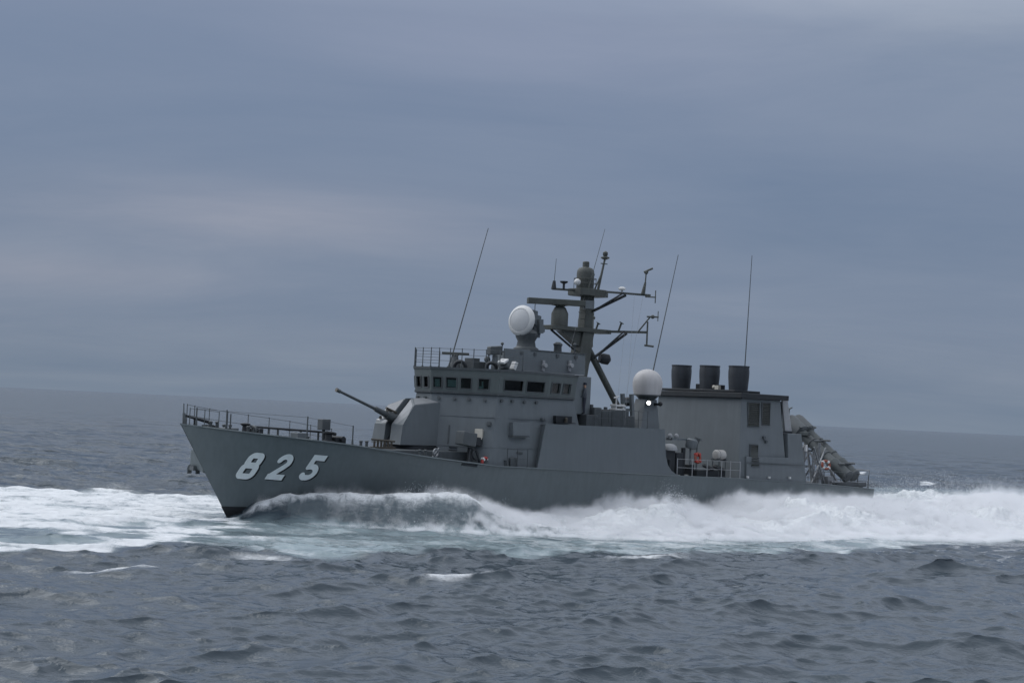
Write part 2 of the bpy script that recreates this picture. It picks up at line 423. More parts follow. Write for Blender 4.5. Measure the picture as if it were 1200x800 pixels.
    ms = N.new('ShaderNodeMixShader'); L.new(fmask, ms.inputs[0]); L.new(b.outputs[0], ms.inputs[1]); L.new(fo.outputs[0], ms.inputs[2])
    L.new(ms.outputs[0], N['Material Output'].inputs[0])
    me.materials.append(mt)
    return ob
build_sea()

# ---------------------------------------------------------------- mesh helpers (ship frame: x aft, y to port, z up)
class MB:
    def __init__(self): self.v = []; self.f = []
    def add(self, vs, fs):
        o = len(self.v); self.v += [tuple(p) for p in vs]; self.f += [tuple(i + o for i in f) for f in fs]; return self
    def prism(self, bot, top):
        n = len(bot)
        return self.add(list(bot) + list(top), [tuple(range(n))[::-1], tuple(range(n, 2 * n))] + [(i, (i + 1) % n, n + (i + 1) % n, n + i) for i in range(n)])
    def poly(self, pts, z0, z1, top=None):
        top = top or pts
        return self.prism([(x, y, z0) for x, y in pts], [(x, y, z1) for x, y in top])
    def box(self, x0, x1, y0, y1, z0, z1):
        return self.poly([(x0, y0), (x1, y0), (x1, y1), (x0, y1)], z0, z1)
    def obox(self, c, ax, h):
        c = Vector(c); a = [Vector(q).normalized() * s for q, s in zip(ax, h)]
        pt = lambda i, j, k: c + a[0] * i + a[1] * j + a[2] * k
        return self.prism([pt(-1, -1, -1), pt(1, -1, -1), pt(1, 1, -1), pt(-1, 1, -1)], [pt(-1, -1, 1), pt(1, -1, 1), pt(1, 1, 1), pt(-1, 1, 1)])
    def tube(self, p0, p1, r0, r1=None, n=8, cap=True):
        r1 = r0 if r1 is None else r1
        p0, p1 = Vector(p0), Vector(p1); d = (p1 - p0).normalized()
        a = d.cross(Vector((0, 0, 1)) if abs(d.z) < .9 else Vector((1, 0, 0))).normalized(); b = d.cross(a)
        ring = lambda p, r: [p + a * (r * math.cos(2 * math.pi * i / n)) + b * (r * math.sin(2 * math.pi * i / n)) for i in range(n)]
        return self.prism(ring(p0, r0), ring(p1, r1))
    def path(self, pts, r, n=6):
        for p, q in zip(pts, pts[1:]): self.tube(p, q, r, n=n)
        return self
    def bar(self, p0, p1, w, h):
        p0, p1 = Vector(p0), Vector(p1); d = (p1 - p0)
        s = d.cross(Vector((0, 0, 1)) if abs(d.normalized().z) < .95 else Vector((1, 0, 0))).normalized(); u = s.cross(d).normalized()
        return self.obox((p0 + p1) / 2, (d, s, u), (d.length / 2, w / 2, h / 2))
    def lathe(self, o, axis, prof, n=24):
        o = Vector(o); d = Vector(axis).normalized()
        a = d.cross(Vector((0, 0, 1)) if abs(d.z) < .9 else Vector((1, 0, 0))).normalized(); b = d.cross(a)
        vs = []
        for r, h in prof:
            vs += [o + d * h + a * (r * math.cos(2 * math.pi * i / n)) + b * (r * math.sin(2 * math.pi * i / n)) for i in range(n)]
        fs = []
        for k in range(len(prof) - 1):
            fs += [(k * n + i, k * n + (i + 1) % n, (k + 1) * n + (i + 1) % n, (k + 1) * n + i) for i in range(n)]
        fs += [tuple(range(n))[::-1], tuple(range((len(prof) - 1) * n, len(prof) * n))]
        return self.add(vs, fs)
    def ball(self, c, r, n=12, sz=1.0):
        k = max(4, n // 2)
        return self.lathe((c[0], c[1], c[2]), (0, 0, 1), [(max(.001, r * math.sin(math.pi * i / k)), -r * sz * math.cos(math.pi * i / k)) for i in range(k + 1)], n)
    def torus(self, c, axis, R_, r, n=28, k=8):
        c = Vector(c); d = Vector(axis).normalized()
        a = d.cross(Vector((0, 0, 1)) if abs(d.z) < .9 else Vector((1, 0, 0))).normalized(); b = d.cross(a)
        vs = []; fs = []
        for i in range(n):
            t = 2 * math.pi * i / n; e = a * math.cos(t) + b * math.sin(t)
            vs += [c + e * (R_ + r * math.cos(2 * math.pi * j / k)) + d * (r * math.sin(2 * math.pi * j / k)) for j in range(k)]
        for i in range(n):
            for j in range(k):
                fs.append((i * k + j, i * k + (j + 1) % k, ((i + 1) % n) * k + (j + 1) % k, ((i + 1) % n) * k + j))
        return self.add(vs, fs)
    def build(self, name, mat, parent=None, smooth=0, bevel=0, label=None):
        me = bpy.data.meshes.new(name)
        me.from_pydata([(x, -y, z) for x, y, z in self.v], [], self.f)
        bm = bmesh.new(); bm.from_mesh(me)
        bmesh.ops.recalc_face_normals(bm, faces=bm.faces)
        if smooth:
            for f in bm.faces: f.smooth = True
            for e in bm.edges:
                e.smooth = len(e.link_faces) == 2 and e.calc_face_angle(0) < R(smooth)
        bm.to_mesh(me); bm.free(); me.update()
        me.materials.append(M[mat])
        ob = bpy.data.objects.new(name, me); COL.objects.link(ob)
        if parent is not None: ob.parent = parent
        if bevel:
            bv = ob.modifiers.new('bevel', 'BEVEL'); bv.width = bevel; bv.segments = 2; bv.limit_method = 'ANGLE'; bv.angle_limit = R(35)
        if label: ob['label'] = label
        return ob

ship = bpy.data.objects.new('missile_boat', None); COL.objects.link(ship)
ship.location = (BX, BY, 0); ship.rotation_euler = (0, 0, TH)
ship['label'] = 'grey naval missile boat numbered 825 speeding through white spray'
ship['category'] = 'warship'

# ---------------------------------------------------------------- hull
LEN = 49.9
def z_deck(x): return float(np.interp(x, [0, 1.5, 3, 6, 8, 10, 13, 17, 20, 29, 36, 40, 44, 50], [4.6, 4.46, 4.32, 4.08, 3.92, 3.68, 3.36, 3.02, 2.95, 2.70, 2.56, 2.42, 2.28, 1.97]))
def b_deck(x): return float(np.interp(x, [0, .4, 1.2, 2, 3, 4, 5.5, 8, 10, 13, 17, 20, 24, 30, 36, 40, 45, 50], [.03, .36, .86, 1.28, 1.72, 2.08, 2.52, 3.08, 3.42, 3.76, 4.02, 4.13, 4.2, 4.2, 4.12, 4.03, 3.88, 3.68]))
def b_wl(x): return float(np.interp(x, [0, 1, 2.9, 5, 7, 10, 15, 20, 30, 40, 50], [.0, .06, .18, .62, 1.12, 1.8, 2.75, 3.3, 3.7, 3.7, 3.5]))
def z_keel(t): return float(np.interp(t, [0, .05, .15, .5, .8, 1], [-1.0, -1.35, -1.6, -1.6, -1.2, -.75]))
def x_stem(z): return max(0.0, 2.92 * (4.6 - z) / 4.6)
def hull_y(t, v):
    """half breadth at t (0 stem .. 1 transom), v (0 deck edge, 1 waterline)"""
    xd = t * LEN
    bd, bw = b_deck(xd), b_wl(2.92 + t * (LEN - 2.92)) * min(1, t / .05) ** .7
    p = float(np.interp(t, [0, .2, .45, 1], [1.35, 1.3, 1.1, 1.0]))
    return bw + (bd - bw) * (1 - v) ** p
def hull_pt(t, v):
    xd = t * LEN; zd = z_deck(xd)
    z = zd * (1 - v)
    xs = x_stem(z); x = xs + t * (LEN - xs)
    return x, hull_y(t, v), z
def hull_at(x, z):
    """port half breadth of the hull at a place (x, z)"""
    xs = x_stem(z); t = max(0, (x - xs) / (LEN - xs)); zd = z_deck(t * LEN)
    return hull_y(t, min(1, max(0, 1 - z / zd)))
def build_hull():
    ts = np.concatenate([np.linspace(0, .12, 26), np.linspace(.12, 1, 70)[1:]])
    vs_ = np.linspace(0, 1, 15)
    rows = []
    for t in ts:
        port = [hull_pt(t, v) for v in vs_]
        x, y, z = port[-1]
        zk = z_keel(t)
        port.append((x_stem(-.4) + t * (LEN - x_stem(-.4)), y * .93, -.4))
        port.append((x_stem(zk) + t * (LEN - x_stem(zk)), .0, zk))
        ring = port + [(x, -y, z) for x, y, z in port[-2::-1]]
        rows.append(ring)
    k = len(rows[0]); b = MB()
    vs = [p for r in rows for p in r]
    fs = [(i * k + j, i * k + j + 1, (i + 1) * k + j + 1, (i + 1) * k + j) for i in range(len(rows) - 1) for j in range(k - 1)]
    fs.append(tuple(range((len(rows) - 1) * k, len(rows) * k)))
    b.add(vs, fs)
    ob = b.build('hull', 'hull', ship, smooth=35)
    bmt = bmesh.new(); bmt.from_mesh(ob.data); bmesh.ops.remove_doubles(bmt, verts=bmt.verts, dist=.0005); bmt.to_mesh(ob.data); bmt.free()
    return ob
hull = build_hull()
# deck plating, a little below the edge
b = MB(); xs = list(np.linspace(0.15, LEN - .02, 70))
vs = []
for x in xs: vs += [(x, b_deck(x) - .02, z_deck(x) - .05), (x, 0, z_deck(x) + .02), (x, -b_deck(x) + .02, z_deck(x) - .05)]
b.add(vs, [(i * 3 + j, i * 3 + j + 1, i * 3 + j + 4, i * 3 + j + 3) for i in range(len(xs) - 1) for j in (0, 1)])
b.build('deck', 'deck', ship, smooth=60)
# rounded gunwale along each edge and a rubbing strake
for s in (1, -1):
    b = MB(); xs = np.linspace(0.0, LEN - .05, 60)
    b.path([(x, s * b_deck(x), z_deck(x)) for x in xs], .045, 6)
    b.build('gunwale', 'hull', hull, smooth=60)
# dark patch of boot topping at the foot of the stem
def hull_patch(pts_x, z0f, z1f, off, name, mat):
    for s in (1, -1):
        vs = []; b = MB()
        for x_ in pts_x:
            for q in np.linspace(0, 1, 4):
                z = z0f + (z1f - z0f) * q; xx = x_stem(z) + x_
                vs.append((xx - (.03 if x_ == pts_x[0] else 0), s * (hull_at(xx, z) + off), z))
        b.add(vs, [(i * 4 + j, i * 4 + j + 1, i * 4 + j + 5, i * 4 + j + 4) for i in range(len(pts_x) - 1) for j in range(3)])
        b.build(name, mat, hull, smooth=60)
hull_patch([0, .2, .5, 1, 2, 4, 8, 14, 20, 26, 32, 38, 44, 46.5], -.3, .62, .006, 'boot_topping', 'boot')

# hull number: outlines from distance fields, laid on the plating
def seg_d(px, py, ax, ay, bx, by):
    dx, dy = bx - ax, by - ay
    t = np.clip(((px - ax) * dx + (py - ay) * dy) / (dx * dx + dy * dy), 0, 1)
    return np.hypot(px - ax - t * dx, py - ay - t * dy)
def rrect_ring(px, py, cx, cy, hx, hy, r):
    qx, qy = np.abs(px - cx) - (hx - r), np.abs(py - cy) - (hy - r)
    return np.hypot(np.maximum(qx, 0), np.maximum(qy, 0)) + np.minimum(np.maximum(qx, qy), 0) - r
def box_d(px, py, x0, x1, y0, y1):
    qx, qy = np.abs(px - (x0 + x1) / 2) - (x1 - x0) / 2, np.abs(py - (y0 + y1) / 2) - (y1 - y0) / 2
    return np.maximum(qx, qy)
def poly_d(px, py, pts):
    return np.min([seg_d(px, py, *a, *b) for a, b in zip(pts, pts[1:])], axis=0)
def arc(cx, cy, rx, ry, a0, a1, n=14): return [(cx + rx * math.cos(R(a0 + (a1 - a0) * i / n)), cy + ry * math.sin(R(a0 + (a1 - a0) * i / n))) for i in range(n + 1)]
Wd = .106
def digit(c, x, y):
    clip = np.maximum(np.maximum(-y, y - 1.0), -10)
    if c == '8':
        d1 = np.abs(rrect_ring(x, y, .36, .715, .205, .185, .12)) - Wd * .92
        d2 = np.abs(rrect_ring(x, y, .36, .305, .245, .205, .12)) - Wd * .92
        return np.minimum(d1, d2) - .012
    if c == '2':
        d = poly_d(x, y, arc(.36, .69, .215, .205, 165, -18) + [(.47, .50), (.13, .15)]) - Wd
        return np.maximum(np.minimum(d, box_d(x, y, .0, .72, 0, .215)), -y)
    d = np.minimum(box_d(x, y, .10, .70, .785, 1.0), box_d(x, y, .10, .10 + 2 * Wd, .46, 1.0))
    d = np.minimum(d, poly_d(x, y, [(.20, .52)] + arc(.35, .33, .245, .215, 100, -100) + [(.28, .115)] + arc(.31, .27, .2, .16, 262, 205)) - Wd)
    return np.maximum(d, -y)
def mark(c, x0, z0, w, hgt, shear, off, dz, dx, mat, name, label=None):
    nx, ny = 60, 72
    gx, gy = np.linspace(-.12, .86, nx), np.linspace(-.06, 1.06, ny)
    X, Y = np.meshgrid(gx, gy); D = digit(c, X, Y)
    b = MB(); vid = {}
    def vert(px, py):
        key = (round(px, 5), round(py, 5))
        if key not in vid:
            x = x0 + dx + (px * w + py * shear * hgt); z = z0 + dz + py * hgt
            z -= .055 * (x - x0)                                   # the row follows the sheer of the deck
            vid[key] = len(b.v); b.v.append((x, hull_at(x, z) + off, z))
        return vid[key]
    for j in range(ny - 1):
        for i in range(nx - 1):
            cs = [(gx[i], gy[j], D[j, i]), (gx[i + 1], gy[j], D[j, i + 1]), (gx[i + 1], gy[j + 1], D[j + 1, i + 1]), (gx[i], gy[j + 1], D[j + 1, i])]
            p = []
            for a, q in zip(cs, cs[1:] + cs[:1]):
                if a[2] <= 0: p.append(vert(a[0], a[1]))
                if (a[2] <= 0) != (q[2] <= 0):
                    t = a[2] / (a[2] - q[2]); p.append(vert(a[0] + t * (q[0] - a[0]), a[1] + t * (q[1] - a[1])))
            p = [k for n_, k in enumerate(p) if k != p[n_ - 1]]
            if len(p) >= 3: b.f.append(tuple(p))
    return b.build(name, mat, hull, label=label)
for c, x0, z0 in NUMBERS if 'NUMBERS' in globals() else (('8', 2.80, 2.05), ('2', 4.24, 2.05), ('5', 5.78, 2.05)):
    lab = 'white slanted figure %s with black shadow' % c
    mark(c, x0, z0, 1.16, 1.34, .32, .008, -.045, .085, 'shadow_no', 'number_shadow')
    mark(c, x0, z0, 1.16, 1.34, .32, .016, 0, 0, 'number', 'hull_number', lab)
# draught marks and small dark streak aft are left to the paint; anchor and its housing on the far bow
b = MB(); b.prism([(1.45, -.10, 3.45), (2.3, -.25, 3.5), (2.4, -.55, 2.2), (1.65, -.45, 2.2)], [(1.30, -1.25, 3.35), (2.0, -1.45, 3.3), (2.1, -1.55, 2.62), (1.50, -1.60, 2.55)])
b.build('anchor_housing', 'hull', ship, bevel=.08)
b = MB(); b.tube((1.9, -1.2, 2.9), (1.75, -1.35, 2.3), .12); b.bar((1.55, -.95, 2.42), (1.8, -1.95, 2.42), .34, .22)
b.prism([(1.5, -1.80, 2.42), (1.9, -2.0, 2.42), (1.9, -2.05, 2.12), (1.55, -1.85, 2.12)], [(1.6, -1.6, 2.7), (1.8, -1.7, 2.7), (1.8, -1.75, 2.6), (1.62, -1.65, 2.6)])
b.prism([(1.5, -.95, 2.4), (1.8, -1.05, 2.4), (1.8, -1.05, 2.15), (1.5, -.95, 2.15)], [(1.6, -1.2, 2.75), (1.75, -1.25, 2.75), (1.75, -1.25, 2.65), (1.62, -1.2, 2.65)])
b.build('anchor', 'grey_dark', ship)

# ---------------------------------------------------------------- guard rails
def rail(pts, hgt, name='guard_rail', wires=(.5, 1.0), r=.013, rs=.022, mat='grey_dark', tall=()):
    b = MB()
    for w in wires:
        b.path([(x, y, z + hgt * w) for x, y, z in pts], r, 5)
    ob = b.build(name, mat, ship)
    for i, (x, y, z) in enumerate(pts):
        q = MB(); q.tube((x, y, z - .03), (x, y, z + hgt * (1.04 if i not in tall else 1.25)), rs, n=6); q.tube((x, y, z - .03), (x, y, z + .06), rs * 2.2, n=6)
        q.build('stanchion', mat, ob)
    return ob
edge = lambda x, s, inn=.12: (x, s * (b_deck(x) - inn), z_deck(x))
rail([edge(x, -1) for x in (.45, 1.1, 2.3, 3.7, 5.2, 6.7, 8.2, 9.7, 11.2)], 1.0)
rail([edge(x, 1) for x in (.35, .95, 1.55)], .82)
for x, hgt in ((.62, .9), (1.88, .98), (2.05, .8), (5.7, 1.15), (8.1, .98)):
    q = MB(); x_, y_, z_ = edge(x, 1); q.tube((x_, y_, z_ - .03), (x_, y_, z_ + hgt), .035, n=6); q.tube((x_, y_, z_), (x_, y_, z_ + .25), .055, n=6); q.build('rail_post', 'grey_dark', ship)
q = MB(); q.path([(.62, b_deck(.62) - .1, z_deck(.62) + .85), (1.88, b_deck(1.88) - .12, z_deck(1.88) + .9), (5.7, b_deck(5.7) - .12, z_deck(5.7) + 1.1), (8.1, b_deck(8.1) - .12, z_deck(8.1) + .95)], .010, 5)
q.build('guard_wire', 'grey_dark', ship)

# ---------------------------------------------------------------- foredeck gear
q = MB(); q.tube((.15, 0, 4.55), (.1, 0, 5.62), .04, .025); q.tube((.2, -.12, 4.5), (.14, -.05, 5.15), .05); q.tube((.2, .12, 4.5), (.14, .05, 5.15), .05); q.build('jackstaff', 'grey_dark', ship)
q = MB(); q.tube((.2, .1, 5.02), (1.75, -.1, 4.72), .06, .09); q.tube((.75, .02, 4.4), (.72, .02, 4.95), .05); q.build('bow_fairlead_arm', 'black', ship)
def bollard(x, y):
    q = MB(); z = z_deck(x)
    for d in (-.18, .18): q.lathe((x + d, y, z), (0, 0, 1), [(.075, 0), (.075, .26), (.10, .28), (.10, .33), (.06, .36)], 12)
    q.box(x - .34, x + .34, y - .11, y + .11, z, z + .05); q.build('bollard', 'grey_dark', ship, smooth=40)
for x, y in ((1.5, .55), (3.4, .95), (3.3, -1.2), (9.0, 2.7), (9.0, -2.7), (12.3, 3.35)): bollard(x, y)
q = MB(); q.lathe((1.6, .0, 4.4), (0, 1, 0), [(.20, -.3), (.24, -.28), (.14, -.22), (.14, .22), (.24, .28), (.20, .3)], 16); q.box(1.35, 1.85, -.36, -.3, 4.3, 4.6); q.box(1.35, 1.85, .3, .36, 4.3, 4.6); q.build('rope_reel', 'grey_dark', ship, smooth=40)
q = MB(); q.lathe((3.75, -.2, 4.2), (0, 0, 1), [(.34, 0), (.34, .12), (.16, .18), (.14, .42), (.25, .48), (.25, .54), (.1, .58)], 18); q.box(4.0, 4.6, -.5, .15, 4.15, 4.52); q.tube((4.3, -.6, 4.4), (4.3, .35, 4.4), .12, n=12); q.build('windlass', 'black', ship, smooth=40)
q = MB(); q.torus((3.6, .9, 4.42), (1, .15, .2), .24, .045, 20, 6); q.build('rope_coil', 'grey_dark', ship, smooth=60); q = MB(); q.torus((3.9, .6, 4.36), (.2, 1, .1), .2, .04, 20, 6); q.build('rope_coil', 'grey_dark', ship, smooth=60)
q = MB(); q.tube((4.25, -1.0, 4.60), (9.2, -1.0, 4.42), .055, n=8); q.tube((9.2, -1.0, 4.42), (9.8, -1.0, 4.34), .09, n=8)
boom = q.build('stowed_boom', 'black', ship)
for x in (5.0, 5.65, 6.2, 7.6, 8.7):
    q = MB(); q.tube((x, -1.0, z_deck(x) - .05), (x, -1.0, 4.60 - (x - 4.25) * .036 - .04), .06); q.box(x - .12, x + .12, -1.12, -.88, z_deck(x) - .04, z_deck(x) + .1); q.build('boom_rest', 'grey_dark', boom)
q = MB(); q.box(6.7, 7.35, -.6, .1, 4.0, 4.38); q.build('deck_locker', 'grey', ship, bevel=.03)
q = MB(); q.lathe((8.6, .1, 3.85), (0, 0, 1), [(.38, 0), (.38, .15), (.2, .2), (.18, .5), (.3, .55), (.3, .62), (.1, .66)], 18); q.box(8.85, 9.5, -.35, .4, 3.8, 4.2); q.tube((9.2, -.5, 4.15), (9.2, .6, 4.15), .13, n=12); q.build('capstan', 'black', ship, smooth=40)
q = MB(); q.box(8.35, 8.85, -.62, -.12, 4.55, 5.12); q.tube((8.6, -.37, 3.9), (8.6, -.37, 4.6), .09); q.build('ventilator_box', 'grey_dark', ship, bevel=.03)
for x in (2.6, 10.4):
    q = MB(); q.box(x - .4, x + .4, -.45, .45, z_deck(x), z_deck(x) + .16); q.build('deck_hatch', 'grey', ship, bevel=.03)
q = MB()
for i in range(6): q.tube((10.5 + .22 * i, 1.55, z_deck(10.5) + .2), (10.5 + .22 * i, 1.55, z_deck(10.5) + .5), .06, n=8)
q.box(10.3, 11.8, 1.42, 1.68, z_deck(10.5) + .02, z_deck(10.5) + .2); q.tube((10.3, 1.55, 4.2), (11.8, 1.55, 4.12), .05); q.build('cleat_rack', 'brass', ship)
for x, y in ((13.2, 3.3),):
    q = MB(); q.torus((x, y, z_deck(x) + .3), (.3, 1, 0), .2, .05, 16, 6); q.tube((x - .25, y, z_deck(x)), (x + .2, y, z_deck(x) + .55), .04); q.build('fairlead', 'steel', ship, smooth=60)

# ---------------------------------------------------------------- gun
q = MB(); q.poly([(9.9, 1.5), (9.9, -1.5), (11.0, -2.7), (17.0, -3.0), (17.0, 3.0), (11.0, 2.7)], 3.05, 3.72); q.build('gun_platform', 'grey_dark', ship, bevel=.04)
turret = MB()
def half(s):
    P = dict(A=(12.40, .27, 3.95), B=(12.35, 1.30, 3.95), C=(12.5, .27, 5.0), D=(12.5, 1.26, 5.0), E=(13.75, .27, 6.42), F=(13.25, 1.16, 6.04),
             G=(15.3, 1.12, 6.30), H=(15.6, .27, 6.52), I=(16.1, 1.34, 3.95), J=(16.1, .27, 3.95), K=(15.6, 1.16, 5.6))
    n = list(P); vs = [(x, s * y, z) for x, y, z in P.values()]
    fs = [[n.index(c) for c in w] for w in ('ABDC', 'CDFE', 'EFGH', 'BDF', 'BFI', 'FGKI', 'GHJIK', 'ACEHJ', 'ABIJ')]
    turret.add(vs, fs)
half(1); half(-1)
gun = turret.build('gun_turret', 'grey', ship)
gun.data.materials[0] = M['grey']
q = MB(); q.prism([(12.5, -.262, 3.95), (16.0, -.262, 3.95), (16.0, .262, 3.95), (12.5, .262, 3.95)], [(13.95, -.262, 6.36), (15.5, -.262, 6.42), (15.5, .262, 6.42), (13.95, .262, 6.36)]); q.build('gun_slot', 'black', gun)
def turret_lit_sheet(a, b_, c, d, mat, off=.012):
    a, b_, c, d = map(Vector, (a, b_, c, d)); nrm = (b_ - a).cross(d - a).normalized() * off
    q = MB(); q.prism([a, b_, c, d], [a + nrm, b_ + nrm, c + nrm, d + nrm]); return q.build('lit_facet_sheet', mat, gun)
M['lit_facet'] = paint('lit_facet_pale_grey', (.23, .24, .25), .5, .06, 2.0, .06)  # paler grey sheets put the skylight on upward turret facets into the colour
turret_lit_sheet((12.53, .30, 5.04), (12.58, 1.20, 5.04), (13.22, 1.10, 6.0), (13.68, .30, 6.36), 'lit_facet', -.02)
turret_lit_sheet((12.53, -.30, 5.04), (13.68, -.30, 6.36), (13.22, -1.10, 6.0), (12.58, -1.20, 5.04), 'lit_facet', -.02)
turret_lit_sheet((13.85, .30, 6.43), (13.35, 1.10, 6.08), (15.25, 1.06, 6.31), (15.5, .30, 6.52), 'lit_facet', -.02)
q = MB(); q.tube((13.6, 0, 5.05), (12.3, 0, 5.50), .27, .25, 14); q.tube((12.3, 0, 5.50), (11.55, 0, 5.78), .17, .14, 12); q.tube((11.55, 0, 5.78), (9.1, 0, 6.645), .085, .07, 12); q.tube((9.25, 0, 6.59), (9.02, 0, 6.675), .10, .10, 12)
brl = q.build('gun_barrel', 'grey_dark', gun, smooth=40)
q = MB(); q.tube((9.06, 0, 6.66), (9.0, 0, 6.68), .112, .112, 12); q.build('muzzle_ring', 'brass', brl)
q = MB(); q.tube((12.9, .1, 5.62), (12.2, .1, 5.86), .06); q.box(12.35, 12.6, -.1, .1, 5.6, 5.8); q.tube((11.95, -.02, 5.35), (12.2, -.4, 5.3), .08); q.build('recoil_fitting', 'brass', brl)
q = MB(); q.obox((12.1, -.2, 5.22), ((1, 0, .4), (0, 1, 0), (-.4, 0, 1)), (.18, .16, .05)); q.build('sight_cover', 'white', brl)
q = MB(); q.lathe((14.1, 0, 3.7), (0, 0, 1), [(1.55, 0), (1.55, .2), (1.3, .22), (1.3, .3)], 32); q.build('gun_ring', 'black', gun, smooth=40)
q = MB(); q.box(16.15, 16.6, .5, 1.6, 3.7, 4.6); q.box(16.2, 16.5, 1.7, 2.2, 3.7, 4.3); q.build('ready_use_locker', 'grey_dark', ship, bevel=.03)

# ---------------------------------------------------------------- superstructure
def skin(bot, top, z0, z1, name, mat, bevel=.03):
    q = MB(); q.poly(bot, z0, z1, top); return q.build(name, mat, ship, bevel=bevel)
def mirror(pts): return pts + [(x, -y) for x, y in pts[::-1]]
low_b = mirror([(14.25, .95), (16.45, 3.75), (20.5, 3.78), (24.3, 3.3)]); low_t = mirror([(14.78, .68), (17.05, 3.5), (20.55, 3.42), (23.2, 2.85)])
fore = skin(low_b, low_t, 2.75, 6.80, 'superstructure', 'grey')
# bridge: hollow ring of sill, header and mullions with panes in it
BR_Z = (6.80, 7.08, 7.67, 8.16)
pl = [(23.2, 2.92), (20.6, 3.52), (17.0, 3.6), (14.7, .7), (14.7, -.7), (17.0, -3.6), (20.6, -3.52), (23.2, -2.92)]
def lean(p, z): return (p[0] + (p[0] - 19.2) * .028 * (z - 6.8) / 1.36, p[1] * (1 + .045 * (z - 6.8) / 1.36))
def ring_wall(za, zb, q, thick=.14, ext=.0):
    n = len(pl)
    o0 = [lean(p, za) for p in pl]; o1 = [lean(p, zb) for p in pl]
    f = lambda p, k: (19.2 + (p[0] - 19.2) * k, p[1] * k)
    k_out = 1 + ext; k_in = 1 - thick / 3.6
    vs = [(*f(p, k_out), za) for p in o0] + [(*f(p, k_out), zb) for p in o1] + [(*f(p, k_in), za) for p in o0] + [(*f(p, k_in), zb) for p in o1]
    fs = []
    for i in range(n):
        j = (i + 1) % n
        fs += [(i, j, n + j, n + i), (2 * n + i, 3 * n + i, 3 * n + j, 2 * n + j), (i, 2 * n + i, 2 * n + j, j), (n + i, n + j, 3 * n + j, 3 * n + i)]
    q.add(vs, fs)
q = MB(); ring_wall(BR_Z[0], BR_Z[1], q); ring_wall(BR_Z[2], BR_Z[3], q)
q.add([(*lean(p, 8.15), 8.12) for p in pl], [tuple(range(8))]); q.add([(*lean(p, 6.8), 6.82) for p in pl], [tuple(range(8))])
bridge = q.build('bridge', 'bridge', ship)
q = MB(); ring_wall(6.80, 6.90, q, .1, .010); ring_wall(8.08, 8.20, q, .1, .012); q.build('bridge_coaming', 'grey_dark', bridge)
WIN = {0: [(.10, .40, 1), (.50, .92, 1)], 1: [(.04, .36, 1), (.44, .80, 1), ], 2: [], 3: []}
def facet(i, spans):
    """mullions and panes of one wall of the bridge; spans are shares of its length, from its first to its second corner"""
    a, c = pl[i], pl[(i + 1) % 8]
    at = lambda t, z, k=1.0: tuple(19.2 + (lean(p, z)[0] - 19.2) * k if n_ == 0 else lean(p, z)[1] * k for n_, p in ((0, (a[0] + (c[0] - a[0]) * t, a[1] + (c[1] - a[1]) * t)), (1, (a[0] + (c[0] - a[0]) * t, a[1] + (c[1] - a[1]) * t))))
    edges = [0] + [s for sp in spans for s in sp] + [1]
    for t0, t1 in zip(edges[::2], edges[1::2]):
        if t1 - t0 < 1e-3: continue
        q = MB()
        q.prism([(*at(t0, BR_Z[1]), BR_Z[1] - .002), (*at(t1, BR_Z[1]), BR_Z[1] - .002), (*at(t1, BR_Z[1], .962), BR_Z[1] - .002), (*at(t0, BR_Z[1], .962), BR_Z[1] - .002)],
                [(*at(t0, BR_Z[2]), BR_Z[2] + .002), (*at(t1, BR_Z[2]), BR_Z[2] + .002), (*at(t1, BR_Z[2], .962), BR_Z[2] + .002), (*at(t0, BR_Z[2], .962), BR_Z[2] + .002)])
        q.build('window_pillar', 'bridge', bridge)
    for t0, t1 in spans:
        g = MB(); z0, z1 = BR_Z[1] - .01, BR_Z[2] + .01
        g.prism([(*at(t0 - .004, z0, .985), z0), (*at(t1 + .004, z0, .985), z0), (*at(t1 + .004, z0, .980), z0), (*at(t0 - .004, z0, .980), z0)],
                [(*at(t0 - .004, z1, .985), z1), (*at(t1 + .004, z1, .985), z1), (*at(t1 + .004, z1, .980), z1), (*at(t0 - .004, z1, .980), z1)])
        w = g.build('bridge_window', 'glass', bridge)
        f = MB()
        for (ta, za, tb, zb) in ((t0, BR_Z[1], t1, BR_Z[1]), (t0, BR_Z[2], t1, BR_Z[2]), (t0, BR_Z[1], t0, BR_Z[2]), (t1, BR_Z[1], t1, BR_Z[2])):
            f.bar((*at(ta, za, 1.003), za), (*at(tb, zb, 1.003), zb), .05, .05)
        f.build('window_frame', 'grey_dark', w)
facet(3, [(.12, .42), (.58, .88)])
dia = [(.03, .17), (.225, .385), (.44, .60), (.70, .86)]
facet(4, [(1 - b_, 1 - a_) for a_, b_ in dia[::-1]]); facet(2, [(1 - b_, 1 - a_) for a_, b_ in dia[::-1]])
facet(4, []) if False else None
side = [(.10, .48), (.55, .92)]
facet(1, [(1 - b_, 1 - a_) for a_, b_ in side[::-1]]); facet(5, side)
facet(0, [(.20, .48), (.58, .90)]); facet(6, [(.10, .42), (.52, .80)]); facet(7, [(.3, .4), (.6, .7)])
# consoles and blinds seen through the glass
q = MB(); q.poly([(15.6, .5), (15.6, -.5), (17.2, -2.4), (17.8, -2.2), (16.3, 0), (17.8, 2.2), (17.2, 2.4)], 6.84, 7.15); q.build('bridge_console', 'black', bridge)
q = MB(); q.box(20.7, 20.8, -.9, 2.9, 6.84, 8.1); q.build('bridge_bulkhead', 'black', bridge)
q = MB(); q.box(16.62, 16.66, 2.45, 2.62, 7.25, 7.62); q.build('chart_board', 'white', bridge)
